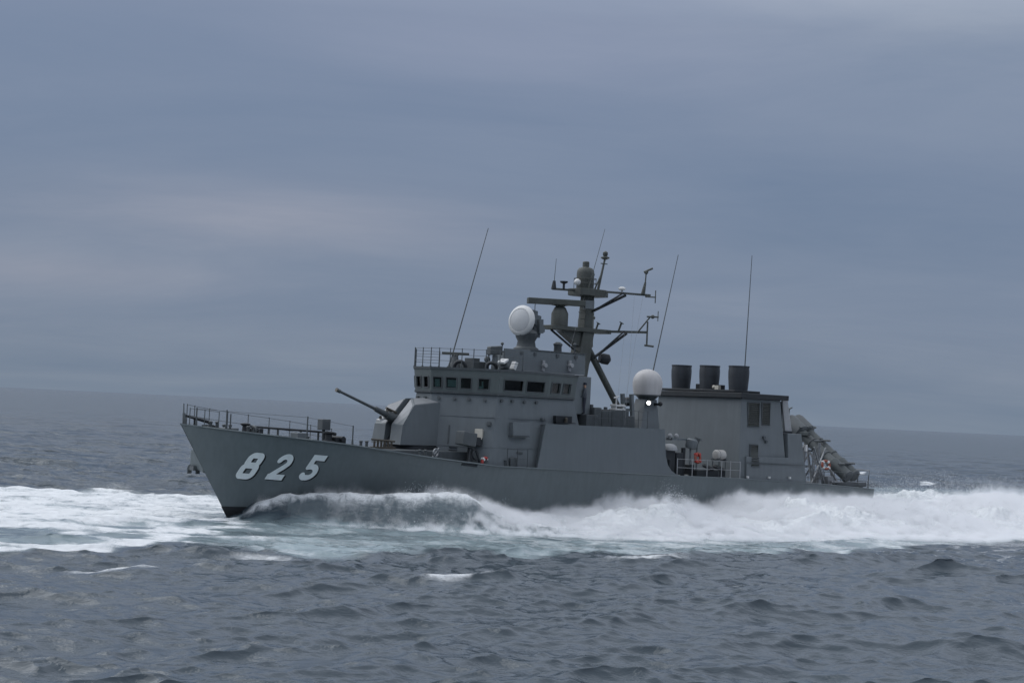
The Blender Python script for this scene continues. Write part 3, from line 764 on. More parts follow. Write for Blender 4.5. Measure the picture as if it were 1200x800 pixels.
# row of vents below the bridge
def on_facet(pb, pt, z, t, out):
    a0, a1 = Vector((*pb[0], 2.75)), Vector((*pb[1], 2.75)); c0, c1 = Vector((*pt[0], 6.8)), Vector((*pt[1], 6.8))
    k = (z - 2.75) / 4.05
    p = (a0.lerp(a1, t)).lerp(c0.lerp(c1, t), k)
    e1 = (a1 - a0).normalized(); e2 = (c0 - a0).normalized(); n = e1.cross(e2).normalized()
    if n.y < 0 and abs(n.y) > .05: n = -n
    elif n.x > 0 and abs(n.y) <= .05: n = -n
    return p + n * out, n, e1
for (i, ts_) in ((0, (.12, .36, .58, .82)), (1, (.08, .30, .55, .80))):
    for t in ts_:
        p, n, e = on_facet(low_b[i:i + 2], low_t[i:i + 2], 6.52, t, 0.0)
        q = MB(); q.tube(p - n * .05, p + n * .10, .075, n=10); q.tube(p + n * .1, p + n * .14, .09, n=10); q.build('scuttle_vent', 'grey_dark', fore)
for y in (-.35, .3):
    q = MB(); q.tube((14.55, y, 6.5), (14.70, y, 6.52), .075, n=10); q.build('scuttle_vent', 'grey_dark', fore)
# plating seams, welded pads, small boxes on the port wall
def wall_box(i, t, z, w, hgt, dep, name, mat, bevel=.02):
    p, n, e = on_facet(low_b[i:i + 2], low_t[i:i + 2], z, t, dep / 2 - .01)
    q = MB(); q.obox(p, (e, n.cross(e), n), (w / 2, hgt / 2, dep / 2)); return q.build(name, mat, fore, bevel=bevel)
wall_box(1, .47, 5.03, 1.18, .74, .30, 'wall_locker', 'grey')
wall_box(1, .46, 4.63, 1.22, .05, .36, 'locker_shelf', 'grey_dark', 0)
wall_box(0, .80, 4.65, .42, .56, .30, 'cable_box', 'cream')
wall_box(0, .74, 4.25, .25, .18, .2, 'light_box', 'white')
wall_box(0, .93, 5.25, .2, .22, .22, 'junction_box', 'grey_dark')
wall_box(1, .93, 5.62, .22, .14, .2, 'junction_box', 'grey_dark')
for z in (4.0, 5.6):
    wall_box(0, .5, z, 4.3, .03, .03, 'plating_seam', 'grey', 0); wall_box(1, .5, z, 3.9, .03, .03, 'plating_seam', 'grey', 0)
wall_box(0, .33, 4.6, .06, 1.0, .05, 'cable_run', 'grey_dark', 0)
for k in range(4): wall_box(0, .42, 3.45 + .16 * k, .45, .03, .12, 'ladder_rung', 'grey_dark', 0)
# red and green sidelight recess on the wing
q = MB(); q.box(21.3, 22.75, 3.3, 3.62, 5.46, 5.50); q.box(21.3, 22.75, 3.22, 3.30, 5.50, 5.86); q.box(21.28, 21.34, 3.3, 3.62, 5.5, 5.86); sd = q.build('sidelight_screen', 'black', ship)
q = MB(); q.lathe((22.2, 3.42, 5.5), (0, 0, 1), [(.09, 0), (.09, .22), (.05, .28)], 12); q.build('sidelight', 'brass', sd)

# side plating flush with the hull amidships, with the cut-away after corner
def side_plate(s):
    o = MB(); nx = 34
    xs = np.linspace(19.6, 29.45, nx)
    def zt(x):
        return float(np.interp(x, [19.6, 20.15, 29.4], [z_deck(19.6) + .02, 5.40, 5.37]))
    def lean_y(x, z): return b_deck(x) - .10 * (z - z_deck(x)) / 2.5
    zdk = lambda x: z_deck(x) - .02
    front = [(x, zdk(x)) for x in np.linspace(19.6, 31.0, 30)]
    topx = [(x, zt(x)) for x in np.linspace(20.15, 29.38, 24)]
    aft = [(29.42, 5.2), (29.46, 4.4), (29.52, 3.8), (29.7, 3.3), (30.0, 2.98), (30.4, 2.78)]
    out = front + aft[::-1] + topx[::-1]
    n = len(out)
    vs = [(x, s * lean_y(x, z), z) for x, z in out] + [(x, s * (lean_y(x, z) - .07), z) for x, z in out]
    fs = [tuple(range(n)), tuple(range(n, 2 * n))[::-1]] + [(i, (i + 1) % n, n + (i + 1) % n, n + i) for i in range(n)]
    o.add(vs, fs)
    ob = o.build('side_plating', 'plate', ship)
    bmt = bmesh.new(); bmt.from_mesh(ob.data); bmesh.ops.triangulate(bmt, faces=[f for f in bmt.faces if len(f.verts) > 4]); bmt.to_mesh(ob.data); bmt.free()
    return ob
side_plate(1); side_plate(-1)
# return face closing the forward end of the plating on the deck house, and the upper deck it carries
for s in (1, -1):
    q = MB(); q.prism([(19.75, s * 3.7, 2.8), (19.65, s * 4.06, 2.95), (19.75, s * 4.06, 2.95), (19.85, s * 3.7, 2.8)], [(20.3, s * 3.45, 5.36), (20.15, s * 3.98, 5.36), (20.25, s * 3.98, 5.36), (20.4, s * 3.45, 5.36)])
    q.build('plating_return', 'grey', ship)
q = MB(); q.poly([(20.2, 4.02), (29.3, 4.02), (29.3, 2.2), (31.4, 2.0), (31.4, -2.0), (29.3, -2.2), (29.3, -4.02), (20.2, -4.02)], 5.26, 5.345); q.build('upper_deck', 'deck', ship)
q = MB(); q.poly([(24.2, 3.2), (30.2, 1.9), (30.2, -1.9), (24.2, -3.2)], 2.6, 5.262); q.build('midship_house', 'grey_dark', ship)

# ---------------------------------------------------------------- on the bridge roof
rf = [(20.2, 1.2), (19.9, 2.74), (24.2, 2.65), (24.2, -2.65), (21.6, -2.5), (21.2, -.4)]
house = skin(rf, [(x, y * .985) for x, y in rf], 8.18, 9.40, 'roof_house', 'grey')
q = MB(); q.prism([(18.1, 2.72, 8.18), (19.95, 2.76, 8.18), (19.95, 2.68, 8.18), (18.1, 2.64, 8.18)], [(18.1, 2.68, 9.40), (19.95, 2.72, 9.40), (19.95, 2.64, 9.40), (18.1, 2.60, 9.40)]); q.build('roof_bulwark', 'grey', ship)
q = MB(); q.poly([(x, y) for x, y in [(20.15, 1.25), (19.9, 2.74), (24.25, 2.64), (24.25, -2.64), (21.6, -2.52), (21.15, -.4)]], 9.40, 9.45); q.build('roof_edge', 'grey_dark', house)
q = MB(); q.poly(mirror([(23.2, 2.85), (24.9, 2.45)]), 6.0, 8.15); q.build('bridge_rear_house', 'grey', ship, bevel=.03)
rr = [lean(p, 8.16) for p in pl]
rp = []
for a, c, ts_ in ((rr[1], rr[2], (.55, 1.0)), (rr[2], rr[3], (.2, .38, .55, .72, .88, 1.0)), (rr[3], rr[4], (.5, 1.0)), (rr[4], rr[5], (.25, .5, .75, 1.0)), (rr[5], rr[6], (.45,))):
    for t in ts_: rp.append((a[0] + (c[0] - a[0]) * t, (a[1] + (c[1] - a[1]) * t) * .985, 8.18))
rail(rp, 1.02, wires=(.36, .68, 1.0), r=.012, rs=.025)
def nav_radar(x, y, z, w, name='navigation_radar'):
    q = MB(); q.lathe((x, y, z), (0, 0, 1), [(.30, 0), (.26, .25), (.18, .5), (.14, .72)], 14); r_ = q.build(name, 'grey_dark', ship, smooth=40)
    a = R(38); d = Vector((math.cos(a), math.sin(a), 0))
    q = MB(); q.bar(Vector((x, y, z + .80)) - d * w / 2, Vector((x, y, z + .80)) + d * w / 2, .16, .13); q.box(x - .14, x + .14, y - .14, y + .14, z + .68, z + .76); q.build('scanner_bar', 'mast', r_, bevel=.02)
nav_radar(16.35, .6, 8.2, 1.5)
q = MB(); q.box(16.9, 17.9, .3, 1.5, 8.2, 8.62); q.box(17.1, 17.6, .5, 1.2, 8.62, 8.8); q.tube((17.4, 2.2, 8.2), (17.4, 2.2, 9.3), .04); q.ball((17.55, 1.9, 8.75), .18); q.build('roof_equipment', 'grey_dark', ship)
q = MB(); q.torus((15.9, 1.6, 8.25), (.6, -.75, .1), .3, .10, 20, 8); q.build('rope_coil', 'black', ship, smooth=60); q = MB(); q.torus((17.2, 2.7, 8.3), (.6, -.75, .1), .26, .10, 20, 8); q.build('rope_coil', 'black', ship, smooth=60)
# optical director beside the roof house
q = MB(); q.tube((17.75, 2.3, 8.2), (17.75, 2.3, 9.0), .20, .14, 12); od = q.build('optical_director', 'grey', ship, smooth=40)
q = MB(); q.obox((17.65, 2.35, 9.25), ((1, .2, .1), (-.2, 1, 0), (0, 0, 1)), (.36, .24, .24)); q.build('director_head', 'grey_dark', od, bevel=.06)
q = MB(); q.tube((18.15, 2.4, 9.0), (18.15, 2.4, 9.6), .03); q.ball((18.15, 2.4, 9.65), .09); q.build('compass_repeater', 'grey_dark', od)
# searchlight with a pale cover on the roof edge
q = MB(); q.lathe((17.55, 3.3, 8.42), (-.8, .5, .35), [(.20, -.25), (.27, -.2), (.27, .22), (.25, .25)], 18); sl_ = q.build('searchlight', 'grey_dark', ship, smooth=40)
q = MB(); q.obox((17.40, 3.42, 8.66), ((1, -.6, .35), (.6, 1, 0), (-.3, 0, 1)), (.36, .20, .05)); q.obox((18.2, 3.4, 8.45), ((.4, 0, 1), (0, 1, 0), (1, 0, -.4)), (.22, .16, .10)); q.build('light_cover', 'white', sl_)
q = MB(); q.bar((17.6, 3.3, 8.15), (17.6, 3.3, 8.4), .12, .3); q.build('light_bracket', 'black', sl_)
for x, y, z in ((20.9, 2.72, 8.6), (22.9, 2.70, 8.7)):
    q = MB(); q.tube((x, y, z), (x, y + .28, z + .02), .12, n=12); q.box(x - .08, x + .08, y, y + .1, z - .3, z + .3); q.build('alarm_horn', 'grey_light', house)
for x in (19.3, 20.3, 22.0, 23.4):
    q = MB(); q.box(x - .09, x + .09, 2.68, 2.74, 9.12, 9.3); q.build('deck_light', 'grey_dark', house)
q = MB(); q.box(18.6, 23.6, 2.76, 3.2, 8.17, 8.23); q.build('roof_walkway', 'grey_light', house)
# fire control radar
q = MB(); q.lathe((21.7, .3, 9.46), (0, 0, 1), [(.74, 0), (.72, .14), (.56, .24), (.50, .55), (.62, .78), (.66, 1.0), (.5, 1.2)], 24); fc = q.build('fire_control_radar', 'grey_dark', ship, smooth=40)
dn = Vector((-.95, .22, .10)).normalized(); dc = Vector((21.30, .32, 11.15))
q = MB(); q.lathe(dc, dn, [(.20, -.30), (.62, -.12), (.85, -.03), (.885, .0), (.885, .10), (.87, .13), (.70, .25), (.68, .255), (.67, .23), (.02, .23)], 40); q.build('radar_dish', 'white', fc, smooth=30)
q = MB(); q.lathe(dc, dn, [(.65, .22), (.65, .245), (.63, .26), (.02, .28)], 40); q.build('dish_face', 'dish', fc, smooth=40)
q = MB(); q.lathe(dc, dn, [(.3, -.75), (.42, -.7), (.62, -.15), (.8, -.02)], 24); q.build('dish_back', 'black', fc, smooth=40)
back = dc - dn * .95
q = MB(); q.obox(back + Vector((.02, 0, -.05)), (dn, (dn.y, -dn.x, 0), (0, 0, 1)), (.34, .40, .55)); q.obox(back + Vector((.1, 0, .66)), (dn, (dn.y, -dn.x, 0), (0, 0, 1)), (.3, .1, .12)); q.tube(back + Vector((.1, .1, .6)), back + Vector((.1, .1, 1.15)), .03); q.tube(back + Vector((-.1, .42, .1)), back + Vector((-.1, .55, .1)), .2, n=14); q.box(back.x - .2, back.x + .2, back.y - .55, back.y + .55, back.z - .8, back.z - .5); q.build('radar_body', 'grey', fc, bevel=.04)
q = MB(); q.bar((22.35, .75, 10.5), (22.3, .75, 11.3), .2, .3); q.bar((22.3, -.55, 10.45), (22.3, -.55, 11.2), .2, .3); q.box(21.9, 22.9, -.3, .5, 10.6, 10.9); q.build('radar_yoke', 'grey', fc)
q = MB(); q.lathe((23.6, .9, 9.46), (0, 0, 1), [(.24, 0), (.22, .35), (.28, .5), (.12, .62)], 14); q.build('roof_ventilator', 'grey_dark', ship, smooth=40)
q = MB(); q.tube((24.0, 1.9, 9.4), (24.0, 1.9, 9.9), .05); q.ball((24.0, 1.9, 9.95), .11); q.build('roof_beacon', 'grey_dark', ship)

# ---------------------------------------------------------------- mast
def tap(c0, c1, w0, w1, d0, d1):
    q = MB()
    r_ = lambda c, w, d: [(c[0] - d, c[1] - w, c[2]), (c[0] + d, c[1] - w, c[2]), (c[0] + d, c[1] + w, c[2]), (c[0] - d, c[1] + w, c[2])]
    return q.prism(r_(c0, w0, d0), r_(c1, w1, d1))
mast = tap((25.95, 0, 7.9), (26.5, 0, 11.0), .44, .40, .48, .44).build('mast', 'mast', ship, bevel=.04)
tap((26.5, 0, 10.98), (26.6, 0, 13.1), .31, .28, .34, .30).build('mast_column', 'mast', mast, bevel=.03)
tap((25.7, 0, 5.3), (25.96, 0, 8.0), .40, .44, .40, .48).build('mast_foot', 'mast', mast, bevel=.03)
q = MB(); q.prism([(25.95, -.26, 9.9), (26.2, -.26, 9.9), (26.2, .26, 9.9), (25.95, .26, 9.9)], [(24.4, -.24, 10.80), (26.4, -.24, 10.80), (26.4, .24, 10.80), (24.4, .24, 10.80)]); q.build('platform_knee', 'mast', mast)
# raking after leg and short forward strut
q = MB(); q.tube((26.7, .1, 9.95), (30.35, .1, 5.35), .20, .19, 12); q.build('mast_leg', 'mast', mast, smooth=40)
q = MB(); q.tube((27.0, .1, 9.6), (26.2, .0, 7.4), .10); q.build('mast_strut', 'black', mast)
q = MB(); q.lathe((27.85, .35, 9.35), (.8, .3, -.1), [(.25, -.3), (.32, -.1), (.32, .25), (.1, .4)], 14); q.build('mast_speaker', 'black', mast, smooth=40)
q = MB(); q.lathe((29.9, .4, 6.9), (.8, .6, .1), [(.2, -.25), (.28, -.1), (.28, .2)], 14); q.build('mast_speaker', 'black', mast, smooth=40)
# lower platform with the search radar
q = MB(); q.box(23.5, 28.2, -.5, .5, 10.84, 11.08); q.build('lower_platform', 'mast', mast, bevel=.02)
q = MB(); q.tube((23.75, .1, 10.8), (25.75, .1, 9.7), .07); q.build('platform_brace', 'black', mast)
q = MB(); q.lathe((24.45, 0, 11.1), (0, 0, 1), [(.50, 0), (.50, .7), (.36, 1.0), (.30, 1.08), (.22, 1.1)], 18); sr = q.build('search_radar', 'mast', ship, smooth=40)
a = R(-12); dx_ = Vector((math.cos(a), math.sin(a) , 0)); cc = Vector((24.45, 0, 12.46))
dx_ = Vector((.86, .50, .0))
q = MB(); q.obox(cc, (dx_, dx_.cross(Vector((0, 0, 1))), (0, 0, 1)), (1.95, .26, .17)); q.lathe(cc - Vector((0, 0, .32)), (0, 0, 1), [(.18, 0), (.30, .10), (.62, .16)], 18); q.build('radar_antenna', 'mast', sr, bevel=.03)
q = MB(); q.obox(cc + dx_ * 1.72 + Vector((0, 0, -.05)), (dx_, dx_.cross(Vector((0, 0, 1))), (0, 0, 1)), (.26, .275, .24)); q.build('antenna_feed', 'grey', sr)
# lower yards swept aft, with bracing and their aerials
def yard(p0, p1, r, brace, name='yardarm'):
    q = MB(); q.bar(p0, p1, r * 1.6, r * 2); y_ = q.build(name, 'mast', mast)
    if brace:
        q = MB(); q.tube(brace[0], brace[1], .085); q.tube(Vector(brace[0]) + Vector((0, .16, .05)), Vector(brace[1]) + Vector((-.2, 0, .12)), .05); q.build('yard_brace', 'black', y_)
    return y_
for s in (1, -1):
    y1 = yard((27.9, .45 * s, 10.98), (29.35, 2.35 * s, 11.02), .07, ((26.95, .35 * s, 9.35), (28.55, 1.45 * s, 10.92)))
    e = Vector((29.35, 2.35 * s, 11.0))
    q = MB(); q.tube(e + Vector((0, 0, -.75)), e + Vector((0, 0, .65)), .05); q.tube(e + Vector((-.4, -.4 * s, 0)), e + Vector((.1, .1 * s, .95)), .045); q.tube(e + Vector((-.05, -.05 * s, .95)), e + Vector((.45, .45 * s, .95)), .05)
    q.ball(e + Vector((.2, .2 * s, .95)), .12); q.tube(e + Vector((.42, .42 * s, .7)), e + Vector((.42, .42 * s, 1.3)), .025); q.tube(e + Vector((-.1, -.1 * s, -.75)), e + Vector((.3, .3 * s, -.8)), .06); q.build('yard_aerial', 'mast', y1)
    q = MB(); e = Vector((28.3, 1.0 * s, 11.05)); q.tube(e, e + Vector((.1, .1, .45)), .06); q.tube(e + Vector((.1, .1, .45)), e + Vector((.12, .12, .5)), .14, n=12); q.build('navigation_light', 'mast', y1)
    y2 = yard((26.9, .5 * s, 13.30), (29.3, 2.55 * s, 13.20), .06, ((26.75, .3 * s, 12.1), (28.2, 1.6 * s, 13.15)))
    q = MB(); e = Vector((28.9, 2.3 * s, 13.25)); q.tube(e, e + Vector((.08, .08, .7)), .13, .06); q.tube(e + Vector((.08, .08, .7)), e + Vector((.1, .1, 1.35)), .04); q.ball(e + Vector((.1, .1, 1.3)), .13, 10); q.tube(e + Vector((0, 0, 1.3)), e + Vector((.38, .35 * s, 1.55)), .06)
    q.tube(e + Vector((.1, .1 * s, -.15)), e + Vector((.6, .5 * s, -.15)), .04); q.tube(e + Vector((.55, .5 * s, -.5)), e + Vector((.55, .5 * s, .25)), .03); q.build('yard_aerial', 'mast', y2)
    q = MB(); e = Vector((28.0, 1.45 * s, 13.3)); q.lathe(e, (0, 0, 1), [(.06, 0), (.06, .12), (.22, .16), (.22, .24), (.12, .32)], 14); q.build('dome_light', 'white', y2, smooth=40)
# upper platform, drum, pole
q = MB(); q.poly([(25.5, .55), (26.0, .85), (27.2, .85), (27.8, .5), (27.8, -.5), (27.2, -.85), (26.0, -.85), (25.5, -.55)], 12.98, 13.38); q.build('upper_platform', 'mast', mast, bevel=.02)
q = MB(); q.lathe((26.35, 0, 13.36), (0, 0, 1), [(.52, 0), (.52, .95), (.515, 1.0), (.50, 1.12), (.40, 1.26), (.22, 1.32), (.20, 1.34), (.20, 1.62), (.17, 1.66)], 24); dr = q.build('esm_drum', 'mast', mast, smooth=35)
q = MB(); q.torus((26.35, 0, 13.72), (0, 0, 1), .66, .02, 24, 6); q.torus((26.35, 0, 14.0), (0, 0, 1), .66, .02, 24, 6)
for i in range(6): q.tube((26.35 + .66 * math.cos(i), .66 * math.sin(i), 13.36), (26.35 + .66 * math.cos(i), .66 * math.sin(i), 14.0), .018)
q.build('drum_rail', 'mast', dr)
q = MB(); q.tube((27.35, .05, 13.35), (27.82, .05, 15.3), .085, .06, 10); q.tube((27.05, .05, 13.35), (27.6, .05, 14.4), .05); tp = q.build('topmast', 'mast', mast)
q = MB(); q.lathe((27.84, .05, 15.28), (0, 0, 1), [(.12, 0), (.26, .08), (.26, .14), (.10, .2), (.15, .26), (.15, .42), (.06, .50)], 14); q.box(27.55, 28.05, -.02, .06, 15.0, 15.05); q.build('mast_light', 'mast', tp, smooth=40)
q = MB(); q.bar((25.7, 0, 13.25), (24.0, -.25, 13.22), .10, .12); fa = q.build('forward_arm', 'mast', mast)
q = MB(); q.lathe((24.75, -.1, 13.26), (0, 0, 1), [(.07, 0), (.07, .3), (.22, .38), (.24, .46)], 14); q.tube((24.1, -.25, 13.2), (24.12, -.25, 13.7), .16, .08, 8); q.build('arm_fitting', 'black', fa, smooth=40)
q = MB(); q.ball((25.45, .3, 13.72), .20, 16); q.build('small_dome', 'white', mast, smooth=60)
q = MB(); q.tube((24.12, -.25, 13.7), (24.2, -.25, 15.0), .02, .012, 6); q.build('rod_antenna', 'mast', mast)
q = MB(); q.tube((26.0, .7, 13.4), (27.1, .7, 17.0), .02, .012, 6); q.build('rod_antenna', 'mast', mast)
for z in (11.5, 12.0, 12.5):
    q = MB(); q.box(26.2, 26.36, -.3, .3, z, z + .05); q.tube((26.3, .24, z + .1), (25.85, .24, z + .1), .02); q.build('climbing_rung', 'mast', mast)
# halyards
q = MB()
for p0, p1 in (((25.9, .5, 12.95), (24.6, .75, 9.45)), ((28.9, 2.3, 13.1), (27.6, 2.3, 5.4)), ((28.3, 1.5, 10.9), (26.9, 2.5, 5.5)), ((28.5, 2.0, 13.1), (27.2, 3.0, 5.5))): q.path([p0, p1], .008, 4)
q.build('halyards', 'grey_light', ship)

# ---------------------------------------------------------------- whip antennas
def whip(p0, p1, r=.036):
    p0, p1 = Vector(p0), Vector(p1)
    q = MB(); d = (p1 - p0)
    for i in range(8):
        a, c = i / 8, (i + 1) / 8
        q.tube(p0 + d * a, p0 + d * c, r * (1.15 - .6 * a), r * (1.15 - .6 * c), 6)
    w = q.build('whip_antenna', 'grey_dark', ship)
    q = MB(); q.lathe(p0 - d.normalized() * .35, d, [(.12, 0), (.12, .08), (.07, .12), (.06, .40)], 10); q.build('antenna_base', 'black', w)
whip((17.2, -.9, 8.55), (19.4, -.8, 16.3))
whip((31.3, .9, 8.2), (33.2, .9, 16.05))
whip((40.7, .0, 8.0), (41.0, .0, 16.8))

# ---------------------------------------------------------------- satellite dome amidships
q = MB(); q.prism([(30.35, -.1, 5.3), (31.95, -.1, 5.3), (31.95, 1.2, 5.3), (30.35, 1.2, 5.3)], [(30.8, .15, 7.1), (31.8, .15, 7.1), (31.8, 1.0, 7.1), (30.8, 1.0, 7.1)])
ped = q.build('satellite_dome', 'grey', ship, bevel=.04)
q = MB(); q.lathe((31.33, .6, 7.05), (0, 0, 1), [(.44, 0), (.56, .12), (.78, .34)], 24); q.build('dome_flange', 'grey_dark', ped, smooth=40)
q = MB(); q.lathe((31.33, .6, 7.36), (0, 0, 1), [(.80, 0), (.86, .25), (.90, .55), (.90, .80), (.85, 1.02), (.74, 1.22), (.56, 1.40), (.34, 1.51), (.12, 1.56), (.01, 1.565)], 40); q.build('radome', 'radome', ped, smooth=50)
q = MB(); q.lathe((31.33, .6, 7.32), (0, 0, 1), [(.84, 0), (.84, .06)], 40); q.build('dome_seam', 'grey_dark', ped)
lp = Vector((30.75, 1.35, 6.88)); ld = Vector((-.55, .83, -.05)).normalized()
q = MB(); q.lathe(lp - ld * .22, ld, [(.10, -.1), (.17, 0), (.18, .2)], 18); q.tube(lp - ld * .2, (31.1, .8, 6.75), .05); sg = q.build('signal_lamp', 'grey_dark', ship, smooth=40, label='lit signal lamp below the white dome')
q = MB(); q.lathe(lp - ld * .02, ld, [(.12, 0), (.115, .03), (.06, .06)], 18); q.build('lamp_lens', 'lamp', sg, smooth=60)
q = MB(); q.ball((31.6, 1.5, 6.85), .14); q.box(31.5, 31.7, .8, 1.5, 6.75, 6.9); q.build('floodlight', 'black', ship)
# girder pylon and lockers on the upper deck by the mast leg
q = MB()
for p in ((29.35, .75), (29.75, 1.1)):
    q.bar((p[0], p[1], 5.3), (p[0] - .25, p[1], 7.35), .2, .2)
for z in (5.9, 6.4, 6.9): q.bar((29.2, .75, z), (29.65, 1.1, z), .1, .16)
q.build('girder_post', 'grey', ship)
for x0, x1, y0, y1, h_ in ((24.9, 25.5, 2.2, 2.8, 1.1), (25.7, 26.5, 1.9, 2.6, .95), (26.6, 28.0, 1.6, 2.5, 1.0), (28.1, 28.8, 1.5, 2.2, .7)):
    q = MB(); q.box(x0, x1, y0, y1, 5.34, 5.34 + h_); q.tube((x0 + .15, y0 + .2, 5.3 + h_), (x0 + .15, y0 + .2, 5.5 + h_), .12, n=10); q.build('deck_equipment', 'grey_dark', ship, bevel=.04)
q = MB(); q.box(26.9, 27.7, 2.0, 2.5, 6.36, 6.44); q.box(26.9, 27.7, 2.0, 2.5, 6.56, 6.66); q.box(26.95, 27.05, 2.05, 2.45, 6.3, 6.7); q.box(27.55, 27.65, 2.05, 2.45, 6.3, 6.7); q.tube((27.2, 2.2, 6.6), (27.2, 2.2, 7.2), .03); q.tube((27.0, 2.2, 7.05), (27.4, 2.2, 7.15), .04); q.build('signal_flag_rack', 'white', ship)
rail([(24.6, 3.2, 5.34), (25.8, 3.1, 5.34), (27.0, 3.0, 5.34), (28.4, 2.9, 5.34), (29.2, 2.85, 5.34)], 1.0)
# ---------------------------------------------------------------- engine house with three funnels
eng = MB(); eng.poly([(36.35, 3.78), (36.35, -3.78), (40.9, -3.78), (40.9, 3.78)], 2.45, 7.46, [(36.55, 3.55), (36.55, -3.55), (40.2, -3.55), (40.2, 3.55)])
house2 = eng.build('engine_house', 'grey', ship, bevel=.04)
q = MB(); q.poly([(40.85, 3.92), (40.85, -3.92), (42.75, -3.85), (42.75, 3.85)], 2.2, 5.42, [(40.85, 3.72), (40.85, -3.72), (42.2, -3.7), (42.2, 3.7)]); q.poly([(36.9, 3.93), (40.9, 3.93), (40.9, 3.5), (36.9, 3.5)], 2.3, 3.9, [(36.9, 3.86), (40.9, 3.86), (40.9, 3.5), (36.9, 3.5)]); q.build('after_house', 'grey', ship, bevel=.03)
cap = MB(); cap.poly([(36.3, 3.78), (36.3, -3.78), (40.75, -3.78), (40.75, 3.78)], 7.46, 7.78); cap.poly([(36.5, 3.0), (36.5, -3.3), (38.9, -3.3), (38.9, 3.0)], 7.80, 7.95); cap.build('funnel_deck', 'black', house2, bevel=.03)
for y in (-2.45, 0, 2.45):
    q = MB(); q.lathe((37.45, y, 7.85), (0, 0, 1), [(.58, 0), (.60, .3), (.645, .9), (.655, 1.25), (.63, 1.52), (.655, 1.53), (.655, 1.62), (.56, 1.62), (.54, 1.2)], 28); fn = q.build('funnel', 'funnel', ship, smooth=35)
    q = MB(); q.lathe((37.45, y, 7.80), (0, 0, 1), [(.66, 0), (.66, .12), (.6, .14)], 28); q.build('funnel_collar', 'black', fn, smooth=40)
q = MB(); q.box(37.0, 37.4, 1.0, 1.4, 7.95, 8.25); q.box(37.6, 38.0, -1.3, -.9, 7.95, 8.3); q.build('cap_fitting', 'black', house2, bevel=.02)
q = MB(); q.box(36.6, 36.85, 1.25, 1.55, 7.95, 8.2); q.ball((36.7, 1.1, 8.1), .12); q.build('cap_light', 'cream', house2)
def y_eng(z): return 3.78 - .23 * (z - 2.45) / 5.01
def louvre(x0, x1, z0, z1, yf, mat='louvre'):
    q = MB(); q.prism([(x0, yf(z0) + .004, z0), (x1, yf(z0) + .004, z0), (x1, yf(z0) - .05, z0), (x0, yf(z0) - .05, z0)], [(x0, yf(z1) + .004, z1), (x1, yf(z1) + .004, z1), (x1, yf(z1) - .05, z1), (x0, yf(z1) - .05, z1)])
    n = int((z1 - z0) / .11)
    for i in range(n):
        z = z0 + (i + .5) * (z1 - z0) / n
        q.obox(((x0 + x1) / 2, yf(z) + .02, z), ((1, 0, 0), (0, 1, -.6), (0, .6, 1)), ((x1 - x0) / 2, .045, .012))
    lv = q.build('louvre', mat, house2)
    q = MB(); w = .05
    for a_, b_, c_, d_ in ((x0 - w, x1 + w, z1, z1 + w), (x0 - w, x1 + w, z0 - w, z0), (x0 - w, x0, z0, z1), (x1, x1 + w, z0, z1)):
        q.box(a_, b_, yf((c_ + d_) / 2) - .03, yf((c_ + d_) / 2) + .055, c_, d_)
    q.build('louvre_frame', 'grey_dark', lv)
louvre(37.15, 38.15, 5.78, 7.20, y_eng); louvre(38.45, 39.15, 5.90, 7.24, y_eng)
louvre(37.35, 38.0, 3.35, 4.62, lambda z: 3.93 - .07 * (z - 2.3) / 1.6 + .006 if z < 3.9 else y_eng(z) + .02)
for x, z in ((38.6, 5.1), (38.8, 4.85), (38.3, 3.1)):
    q = MB(); q.box(x - .1, x + .1, y_eng(z) - .02, y_eng(z) + .12, z - .09, z + .09); q.build('junction_box', 'grey_dark', house2)
for x in (36.9, 38.9, 40.85):
    q = MB(); q.tube((x, 4.0, 2.6), (x, 4.0, 2.72), .09, n=10); q.build('deck_light', 'white', house2)
q = MB(); q.prism([(36.9, 3.965, 3.52), (42.9, 3.93, 3.42), (42.9, 3.90, 3.42), (36.9, 3.90, 3.52)], [(36.9, 3.965, 3.56), (42.9, 3.93, 3.46), (42.9, 3.90, 3.46), (36.9, 3.90, 3.56)]); q.build('plating_seam', 'grey_dark', house2)
q = MB(); q.box(42.45, 42.6, 3.76, 3.9, 4.35, 4.75); q.build('switch_box', 'white', house2)
# wing screen behind the funnel deck
q = MB(); q.prism([(40.95, 3.3, 5.55), (41.6, 3.3, 5.55), (41.6, 3.42, 5.55), (40.95, 3.42, 5.55)], [(40.5, 3.3, 7.75), (41.0, 3.3, 7.75), (41.0, 3.42, 7.75), (40.5, 3.42, 7.75)]); q.build('wing_screen', 'grey_light', ship, bevel=.02)
q = MB(); q.box(39.6, 41.6, 3.0, 3.45, 5.43, 5.56); q.box(40.2, 40.75, 2.9, 3.3, 5.5, 7.4); q.build('screen_bracket', 'black', ship)
